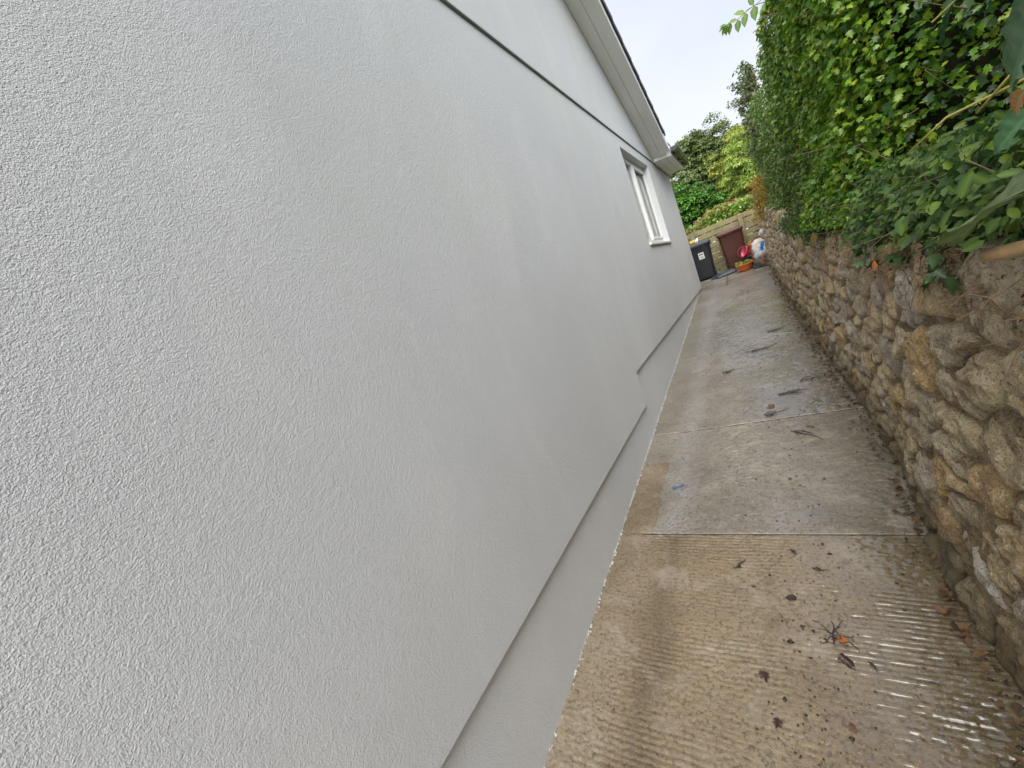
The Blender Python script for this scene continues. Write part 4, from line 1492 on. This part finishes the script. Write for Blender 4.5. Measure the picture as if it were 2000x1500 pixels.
foliage(ob, P, np.tile([-.1, -.5, .9], (n, 1)), rng.uniform(.03, .06, n), 'oval', M['lime'], M['lime_o'], 45, .6, (0, -.3, .3))

# pink watering can body lying on its side, faded orange pot behind it
px, py = .985, 10.46
pz = float(gz(py))
pc = empty('pink_bucket', (px, py, pz), 'pink plastic bucket tipped up between brown bin and sacks', 'bucket')
b = MB()
T_ = Matrix.Translation((px, py, pz + .315)) @ Matrix.Rotation(math.radians(-62), 4, 'Y') @ Matrix.Rotation(math.radians(25), 4, 'X')
rings = []
for r_, z_ in ((.07, -.11), (.085, -.10), (.105, .05), (.112, .08), (.12, .083), (.12, .098), (.108, .10), (.095, .03), (.075, -.085)):
    rings.append([T_ @ Vector(p) for p in circ(0, 0, r_, z_, 22)])
b.loft(rings)
b.build('pail', M['pink'], pc, True)
hd = MB()
hd.tube([T_ @ Vector((math.cos(t) * .118, .05 * math.sin(t) * 0, .09 + .13 * math.sin(t))) for t in [math.pi * i / 10 for i in range(11)]], .005, 6)
hd.build('handle', M['pink'], pc, True)
MB().loft([circ(px + .01, py + .02, .11, pz - .01, 18), circ(px + .01, py + .02, .14, pz + .21, 18), circ(px + .01, py + .02, .15, pz + .215, 18), circ(px + .01, py + .02, .15, pz + .235, 18)]).build('pot_below', M['blackbin'], pc, True)
qx, qy = 1.125, 10.33
qz = float(gz(qy))
op = empty('faded_orange_pot', (qx, qy, qz), 'tall faded orange plastic tub behind the white sack', 'tub')
b = MB()
rings = []
for r_, z_ in ((.09, 0), (.10, .01), (.135, .42), (.15, .425), (.15, .445), (.138, .447), (.12, .36)):
    rings.append(circ(qx + .05 * z_, qy, r_, qz + z_ * 1.12, 24, 0, 0, .25 * (z_ > .1), 0))
b.loft(rings)
b.build('tub', M['orange2'], op, True)
hd = MB()
hd.tube([(qx - .115, qy - .08, qz + .43), (qx - .10, qy - .11, qz + .50), (qx - .05, qy - .10, qz + .54)], .009, 6)
hd.build('tub_handle', M['orange2'], op, True)


def sack(name, cx, cy, z0, h, r0, mat, label, seed, profile, sq=(1, .8), lean=(0, 0), part='sack'):
    t = empty(name, (cx, cy, z0), label, 'bag')
    n, m = 40, 22
    U, A = np.meshgrid(np.linspace(0, 1, m), np.linspace(0, 2 * np.pi, n, endpoint=False), indexing='ij')
    rr_ = np.interp(U, [p[0] for p in profile], [p[1] for p in profile]) * r0
    cxs, cys = np.cos(A), np.sin(A)
    fold = .30 * (fbm(cxs * 3 + seed, cys * 3, U * 4, seed, 3) - .5) + .22 * (np.abs(fbm(cxs * 6, cys * 6 + seed, U * 7, seed + 3, 2) - .5))
    rr_ = rr_ * (1 + fold * 2)
    X = cx + lean[0] * U + rr_ * cxs * sq[0]
    Y = cy + lean[1] * U + rr_ * cys * sq[1]
    Z = z0 + h * U + .02 * (fbm(cxs * 4, cys * 4, U * 3, seed + 9, 2) - .5) * U
    V = np.stack([X, Y, Z], -1).reshape(-1, 3)
    i = np.arange(m - 1)[:, None] * n
    j = np.arange(n)[None, :]
    F = np.stack([(i + j), (i + (j + 1) % n), (i + n + (j + 1) % n), (i + n + j)], -1).reshape(-1, 4)
    V = np.concatenate([V, [[cx, cy, z0], [cx + lean[0], cy + lean[1], z0 + h]]])
    k = len(V)
    jj = np.arange(n)
    T1 = np.stack([np.full(n, k - 2), (jj + 1) % n, jj], 1)
    T2 = np.stack([np.full(n, k - 1), (m - 1) * n + jj, (m - 1) * n + (jj + 1) % n], 1)
    me = mesh_np(part, V, [F, T1, T2], None, True)
    add(part, me, mat, t)
    return t, me


bx_, by_ = 1.205, 9.92
bz_ = float(gz(by_))
ws, me = sack('white_compost_sack', bx_ + .0, by_ + .06, bz_ + .17, .40, .135, M['bagwhite'], 'half empty white plastic sack with blue print slumped on a brown sack', 5, [(0, .9), (.2, 1.0), (.55, .98), (.85, .75), (1, .3)], (1.0, .8), (-.01, .02))
me.materials.append(M['bagblue'])
me.materials.append(M['bagclear'])
cen = np.array([list(p.center) for p in me.polygons])
for p, c in zip(me.polygons, cen):
    u_, w_ = (c[0] - bx_), (c[2] - bz_)
    if c[1] < by_ + .06:
        k = (u_ - .045) * .75 + (w_ - .40) * -.15
        if abs((u_ - .035) - .35 * (w_ - .40)) < .034 and .33 < w_ < .50:
            p.material_index = 1
        elif w_ < .33 - .4 * (u_ - .02):
            p.material_index = 2
sack('brown_sack', bx_ + .025, by_ - .03, bz_ - .004, .245, .115, M['bagbrown'], 'brown woven sack standing on the paving against the stone wall', 15, [(0, .75), (.1, .95), (.5, 1.06), (.85, .98), (1, .6)], (1, .9))
sack('dark_sack', bx_ - .115, by_ - .005, bz_ - .004, .22, .078, M['bagblack'], 'small dark grey plastic sack leaning on the brown sack', 25, [(0, .85), (.2, 1.05), (.6, 1.0), (.85, .8), (1, .3)], (1, .9), (.03, 0))
sack('grey_plastic_wrap', bx_ + .10, by_ + .16, bz_ + .60, .13, .065, M['bagclear'], 'crumpled pale grey plastic bag on top of the white sack by the wall', 35, [(0, .7), (.3, 1.05), (.7, .9), (1, .2)], (1, 1))

# ------------------------------------------------------------------ plants behind the fence
def clumps(centers, rad, per, flat=.8, hollow=.45):
    P, N = [], []
    for c, r_ in zip(centers, rad):
        d = norm(rng.normal(size=(per, 3)))
        d[:, 2] = np.abs(d[:, 2]) * .75 + d[:, 2] * .25
        q = r_ * (hollow + (1 - hollow) * rng.random(per) ** .5)
        P.append(np.array(c) + d * q[:, None] * np.array([1, 1, flat]))
        N.append(d)
    return np.concatenate(P), norm(np.concatenate(N) + np.array([0, 0, .5]))


def tree(name, base, label, cat, ell, nclump, rclump, per, size, kind, mat, trunk_r=.08, droop=(0, 0, -.25), limbs=9, group=None, shell=.25):
    t = empty(name, base, label, cat, group)
    bx0, by0, bz0 = base
    ex, ey, ez, rx, ry, rz = ell
    cs, rs = [], []
    lob = norm(rng.normal(size=(11, 3))) * rng.uniform(.30, .62, (11, 1))
    lob[0] = (0, 0, .52)
    lob[1] = (-.42, -.2, .32)
    lob[2] = (.42, -.2, .32)
    lob[3] = (0, -.2, 0)
    lob[:, 2] = np.clip(lob[:, 2], -.5, .52)
    while len(cs) < nclump:
        d = rng.normal(size=3)
        d /= np.linalg.norm(d)
        q = .50 * (shell + (1 - shell) * rng.random() ** .5)
        lb = lob[int(rng.integers(11))]
        c = np.array([ex + (lb[0] + d[0] * q) * rx, ey + (lb[1] + d[1] * q) * ry, ez + (lb[2] + d[2] * q) * rz])
        if c[2] < bz0 + .1:
            continue
        cs.append(c)
        rs.append(rclump * rng.uniform(.6, 1.25))
    P, N = clumps(cs, rs, per)
    tint = np.clip(np.repeat(rng.random(len(cs)), per) * .55 + .45 * rng.random(len(P)), 0, 1)
    me = leaf_mesh('crown', P, frames(N, .6, droop), rng.uniform(size * .7, size * 1.3, len(P)), kind, tint)
    add('crown', me, mat, t, 'stuff')
    mb = MB()
    top = Vector((ex, ey, ez + rz * .2))
    b0 = Vector(base)
    pts = [b0 + (top - b0) * (i / 5) + Vector(rng.normal(0, .04 * rx, 3)) * (i > 0) for i in range(6)]
    mb.tube(pts, [trunk_r * (1.25 - .18 * i) for i in range(6)], 9)
    mb.build('trunk', M['bark'], t, True)
    mb = MB()
    for i in range(limbs):
        c = Vector(cs[int(rng.integers(len(cs)))])
        a = pts[int(rng.integers(2, 6))]
        mid = a.lerp(c, .5) + Vector(rng.normal(0, .05 * rx, 3)) + Vector((0, 0, .06 * rz))
        mb.tube([a, mid, c], [trunk_r * .45, trunk_r * .28, trunk_r * .1], 6)
    mb.build('limbs', M['bark'], t, True, kind='stuff')
    return t


GREEN1 = m_leaf('leaf_laurel', [(0.03, 0.10, 0.012), (0.06, 0.18, 0.015), (0.11, 0.26, 0.02)], .4, .3)
GREEN2 = m_leaf('leaf_yellowgreen', [(0.13, 0.19, 0.025), (0.24, 0.29, 0.04), (0.36, 0.38, 0.06)], .5, .35)
GREEN3 = m_leaf('leaf_pale', [(0.15, 0.25, 0.04), (0.27, 0.38, 0.06), (0.42, 0.50, 0.11)], .5, .35)
GREEN4 = m_leaf('leaf_deep', [(0.06, 0.095, 0.026), (0.105, 0.155, 0.04), (0.16, 0.21, 0.055)], .5, .25)
GREEN5 = m_leaf('leaf_hydrangea', [(0.08, 0.17, 0.02), (0.16, 0.28, 0.03), (0.30, 0.36, 0.05)], .45, .3)
GREEN5o = m_leaf('leaf_hydrangea_object', [(0.08, 0.17, 0.02), (0.16, 0.28, 0.03), (0.30, 0.36, 0.05)], .45, .3, True, .3)
gb = float(gz(14)) - .13
tree('laurel_bush', (.0, 14.0, gb), 'bright green glossy leaved bush just behind the fence beside the house corner', 'bush', (-.1, 14.1, .85, 1.05, .8, 1.10), 170, .22, 130, .075, 'oval', GREEN1, .05)
tree('pale_willow', (1.75, 14.6, gb), 'pale feathery green shrub growing behind the fence near the hedge', 'shrub', (1.50, 14.8, 1.5, .80, .8, 1.35), 170, .20, 150, .10, 'narrow', GREEN3, .05, (0, 0, -1.4))
tree('yellow_green_tree', (1.3, 18.2, gb), 'yellowish green broad leaved tree rising behind the pale shrub', 'tree', (1.55, 18.4, 2.0, 1.30, 1.0, 1.60), 240, .24, 150, .075, 'oval', GREEN2, .10)
tree('dark_evergreen_tree', (.1, 23.0, gb), 'tall dark green tree behind the yellowish one, against the sky', 'tree', (.5, 23.0, 2.9, 2.2, 1.5, 2.75), 480, .34, 150, .09, 'oval', GREEN4, .16)
tree('dark_tree', (-1.7, 19.0, gb), 'dark leafy tree mostly hidden behind the house corner', 'tree', (-.95, 19.0, 1.35, 1.45, 1.0, 2.5), 320, .26, 130, .085, 'oval', GREEN4, .14)
for i, (x, y, h_) in enumerate(((3.6, 15.5, 3.2), (4.2, 20, 4.0), (2.6, 26, 3.6), (-3.4, 24, 4.2))):
    tree('hedgerow_tree', (x, y, gb), ('broad green tree beyond the hedge at the far end of the wall', 'taller green tree set farther back beyond the hedge', 'farthest tree, between the dark tree and the hedge', 'green tree far behind the house roof')[i], 'tree',
         (x, y, h_ * .45, 1.3, 1.2, h_ * .55), 60, .5, 70, .15, 'oval', GREEN4 if i % 2 else GREEN1, .15, group='trees beyond the garden')
# hydrangea with mophead flowers
hy = plant('hydrangea_bush', (.5, 12.3, float(gz(12)) - .12), 'hydrangea bush with fading rust and pink flower heads above the fence', 'bush')
n = 4200
x = -.75 + 2.4 * rng.random(n)
tp_ = .60 + .30 * sstep(-.4, .5, x) - .05 * sstep(.9, 1.6, x) + .10 * (fbm(x * 3, 0, 0, 71, 2) - .5)
y = 11.85 + .8 * rng.random(n)
z = tp_ - .55 * rng.random(n) ** 1.3 - .25 * np.abs(y - 12.2)
P = np.stack([x, y, z], 1)
foliage(hy, P, np.tile([-.05, -.6, .8], (n, 1)), rng.uniform(.055, .10, n), 'oval', GREEN5, GREEN5o, 120, .6, (0, -.5, -.5), part='foliage')
for i in range(9):
    x0 = -.5 + i * .25
    MB().tube(wander((x0, 12.2, float(gz(12)) - .12), (0, 0, 1), 1.2, 5, .06), [.012, .011, .01, .009, .008, .006], 6).build('stem', M['stem'], hy, True)


def head_mesh(mat, seed):
    d = norm(rng.normal(size=(110, 3)))
    d = d[d[:, 2] > -.55]
    me = leaf_mesh('flower_head', d * .85, frames(d, .25), np.full(len(d), .42), 'oval', rng.random(len(d)))
    me.materials.append(mat)
    return me


FH = [m_leaf('petal_rust', [(0.20, 0.055, 0.035), (0.30, 0.11, 0.06), (0.36, 0.19, 0.09)], .6, .2), m_leaf('petal_pink', [(0.26, 0.06, 0.09), (0.36, 0.12, 0.16), (0.32, 0.16, 0.12)], .6, .2),
      m_leaf('petal_tan', [(0.28, 0.15, 0.06), (0.36, 0.22, 0.09), (0.40, 0.28, 0.12)], .6, .2)]
FM = [head_mesh(m, i) for i, m in enumerate(FH)]
HP = [(-.20, .57, 1), (-.10, .62, 0), (-.16, .66, 0), (-.02, .54, 2), (.08, .60, 0), (.05, .74, 1), (.17, .78, 0), (.14, .66, 2), (.30, .83, 1), (.26, .72, 0), (.42, .80, 2), (.50, .86, 0), (.38, .90, 2),
      (.60, .90, 2), (.68, .84, 0), (.55, .76, 2), (.78, .89, 2), (.86, .85, 2), (.95, .88, 0), (.74, .78, 2), (1.05, .84, 2), (-.27, .70, 0)]
wl = world_loc(hy)
for x, z, k in HP:
    o = bpy.data.objects.new('flower_head', FM[k])
    COL.objects.link(o)
    o.parent = hy
    s_ = random.uniform(.040, .058)
    o.location = Vector((x, 11.92 + random.uniform(-.12, .05), z - .03)) - wl
    o.scale = (s_ * 1.15, s_ * 1.15, s_)
    o.rotation_euler = (random.uniform(-.5, .5), random.uniform(-.5, .5), random.uniform(0, 6))

# ------------------------------------------------------------------ litter on the path
def pz_(x, y):
    return float(gz(y)) + .006


dl = dead_leaf((.953, 1.40, pz_(0, 1.40) + .004), (.1, -.2, 1), (.15, -1, 0), .080, M['deadleaf'], 'large dark wet fan shaped dead leaf on the ribbed concrete', 'broad')
cl = empty('dead_leaf_clump', (.955, 1.445, pz_(0, 1.44)), 'clump of brown twigs with a bit of orange leaf above the fan leaf', 'leaf')
dl_i = MB()
for i in range(14):
    a = random.uniform(0, 6.28)
    dl_i.tube(wander((.95 + random.uniform(-.02, .02), 1.45 + random.uniform(-.02, .02), pz_(0, 1.45) + .006), (math.cos(a), math.sin(a), .3), random.uniform(.03, .08), 4, .3), .0016, 5)
dl_i.build('twig', M['twig'], cl, True)
v, f, ve = TM['lobed']
me = mesh_np('orange_leaf', v * .035 + np.array([.965, 1.43, pz_(0, 1.44) + .014]), f, {'vein': ve, 'tint': np.full(len(v), .5)}, True)
add('orange_leaf', me, M['orleaf'], cl)
dead_leaf((.70, 1.285, pz_(0, 1.28)), (0, 0, 1), (.3, -1, 0), .042, M['deadleaf'], 'dark three lobed dead leaf flat on the tan concrete', 'lobed')
dead_leaf((1.02, 1.385, pz_(0, 1.385)), (0, .1, 1), (.6, -1, 0), .038, M['deadleaf'], 'narrow dark leaf just right of the fan shaped leaf', 'narrow')
dead_leaf((.90, 3.42, pz_(0, 3.42) + .004), (.1, -.3, 1), (-1, .1, 0), .065, M['tanleaf'], 'reddish brown dead leaf beside twigs near the second joint', 'lobed')
dead_leaf((1.05, 3.05, pz_(0, 3.05) + .004), (.1, -.3, 1), (1, -.3, 0), .05, M['tanleaf'], 'tan dead leaf lying just before the second joint near the wall', 'oval')
dead_leaf((.80, 1.62, pz_(0, 1.62)), (0, 0, 1), (1, .2, 0), .05, M['deadleaf'], 'crumpled dark leaf on the wet ribs near the first joint', 'oval')
dead_leaf((.84, 1.90, pz_(0, 1.90) + .003), (.2, 0, 1), (.9, -.6, 0), .06, M['deadleaf'], 'curled dark leaf just this side of the first joint', 'narrow')
dead_leaf((.93, 1.17, pz_(0, 1.17)), (0, 0, 1), (.4, -1, 0), .032, M['tanleaf'], 'small tan leaf at the lower edge among dark specks', 'oval')
dead_leaf((.74, 1.13, pz_(0, 1.13)), (0, 0, 1), (-.4, -1, 0), .034, M['deadleaf'], 'small dark lobed leaf lowest on the concrete', 'lobed')


def twig(x, y, L, a, n, label):
    mb = MB()
    z = pz_(x, y) + .003
    for i in range(n):
        aa = a + random.uniform(-.5, .5) * (i > 0)
        l_ = L * (1 if i == 0 else random.uniform(.25, .6))
        p0 = (x + random.uniform(-.3, .3) * L * (i > 0), y + random.uniform(-.12, .12) * L * (i > 0), z)
        pts = wander(p0, (math.cos(aa), math.sin(aa), 0), l_, 5, .18)
        for p in pts:
            p.z = float(gz(p.y)) + .008 + random.uniform(0, .004)
        mb.tube(pts, [.0035, .003, .0028, .0024, .002, .0012], 5)
    o = mb.build('twig', M['twig'], None, True)
    tag(o, label, 'twig', 'twigs on the path')
    return o


twig(.54, 4.36, .16, .1, 6, 'dark forked twig on the path nearest the house, below the window')
twig(.78, 4.80, .30, .15, 5, 'long thin dark twig lying across the wet path')
twig(.97, 3.62, .20, .1, 8, 'dark tangled twig beside the reddish dead leaf')
twig(.84, 3.28, .18, .7, 5, 'small broken twig on the second joint')
twig(1.14, 3.82, .15, .1, 5, 'dark twig lying close to the stone wall foot')
twig(.98, 5.35, .22, .2, 5, 'farthest dark twig on the shiny part of the path')
twig(.98, 2.98, .20, -.8, 4, 'thin slanting twig before the second joint')
twig(.62, 1.77, .07, 1.0, 4, 'tiny upright crooked twig near the pale puddle stain')
twig(.92, 1.79, .06, -.6, 2, 'short dark twig on the wet ribs')
bs = MB()
bs.tube([(.235, 2.43, float(gz(2.43)) + .012), (.31, 2.462, float(gz(2.46)) + .010)], .0035, 8)
tag(bs.build('plastic_strip', M['bluestraw'], None, True), 'short bright blue plastic strip beside the house wall', 'strip')
# crumbs of dirt and leaf fragments
Vs, Fs = [], []
oc = np.array([(1, 0, 0), (-1, 0, 0), (0, 1, 0), (0, -1, 0), (0, 0, 1), (0, 0, -1)], float)
of = np.array([(0, 2, 4), (2, 1, 4), (1, 3, 4), (3, 0, 4), (2, 0, 5), (1, 2, 5), (3, 1, 5), (0, 3, 5)])
spots = []
for i in range(130):
    t = random.random()
    spots.append((.88 + .12 * (t - .5) + random.gauss(0, .09), .95 + 1.0 * t, random.uniform(.001, .0045) * (2 if random.random() < .12 else 1)))
for i in range(260):
    y = .8 + 5.5 * random.random() ** 1.5
    spots.append((random.gauss(.035, .022) if random.random() < .7 else random.uniform(.1, 1.2), y, random.uniform(.001, .0035)))
for i in range(260):
    y = 1.6 + 5.5 * random.random()
    spots.append((random.gauss(.95, .15), y, random.uniform(.0015, .006)))
for i in range(420):
    y = .9 + 8 * random.random() ** 1.3
    spots.append((float(wx(y)) - abs(random.gauss(0, .05)), y, random.uniform(.002, .006)))
for x, y, s_ in spots:
    if x < 0.0 or x > float(wx(y)) + .03:
        continue
    Vs.append(oc * s_ * rng.uniform(.5, 1.5, (6, 3)) * np.array([1.2, 1.2, .6]) + np.array([x, y, float(gz(y)) + .004]))
Fs = np.concatenate([of + 6 * i for i in range(len(Vs))])
add('dirt_crumbs', mesh_np('dirt_crumbs', np.concatenate(Vs), Fs), M['crumb'], None, 'stuff')
# pale mortar droppings along the foot of the render
bm2 = []
for i in range(1500):
    y = -.5 + 9.9 * random.random()
    s_ = random.choice((.002, .003, .0045, .007))
    bm2.append(oc * s_ * rng.uniform(.6, 1.5, (6, 3)) + np.array([-.025 + random.gauss(0, .004), y, float(gz(y)) + .012 + random.uniform(-.004, .006)]))
add('paint_drips', mesh_np('paint_drips', np.concatenate(bm2), np.concatenate([of + 6 * i for i in range(len(bm2))])), plain("white_paint_drip", (.62, .62, .6), .6), None, 'stuff')
# wet fallen leaves along the wall foot
nn_ = 500
y = 1.0 + 8 * rng.random(nn_) ** 1.2
P = np.stack([wx(y) - .02 - np.abs(rng.normal(0, .035, nn_)), y, gz(y) + .012 + .02 * rng.random(nn_)], 1)
add('fallen_leaves', leaf_mesh('fallen_leaves', P, frames(np.tile([-.3, 0, 1.], (nn_, 1)), .4), rng.uniform(.012, .04, nn_), 'oval', rng.random(nn_)), M['litter'], None, 'stuff')
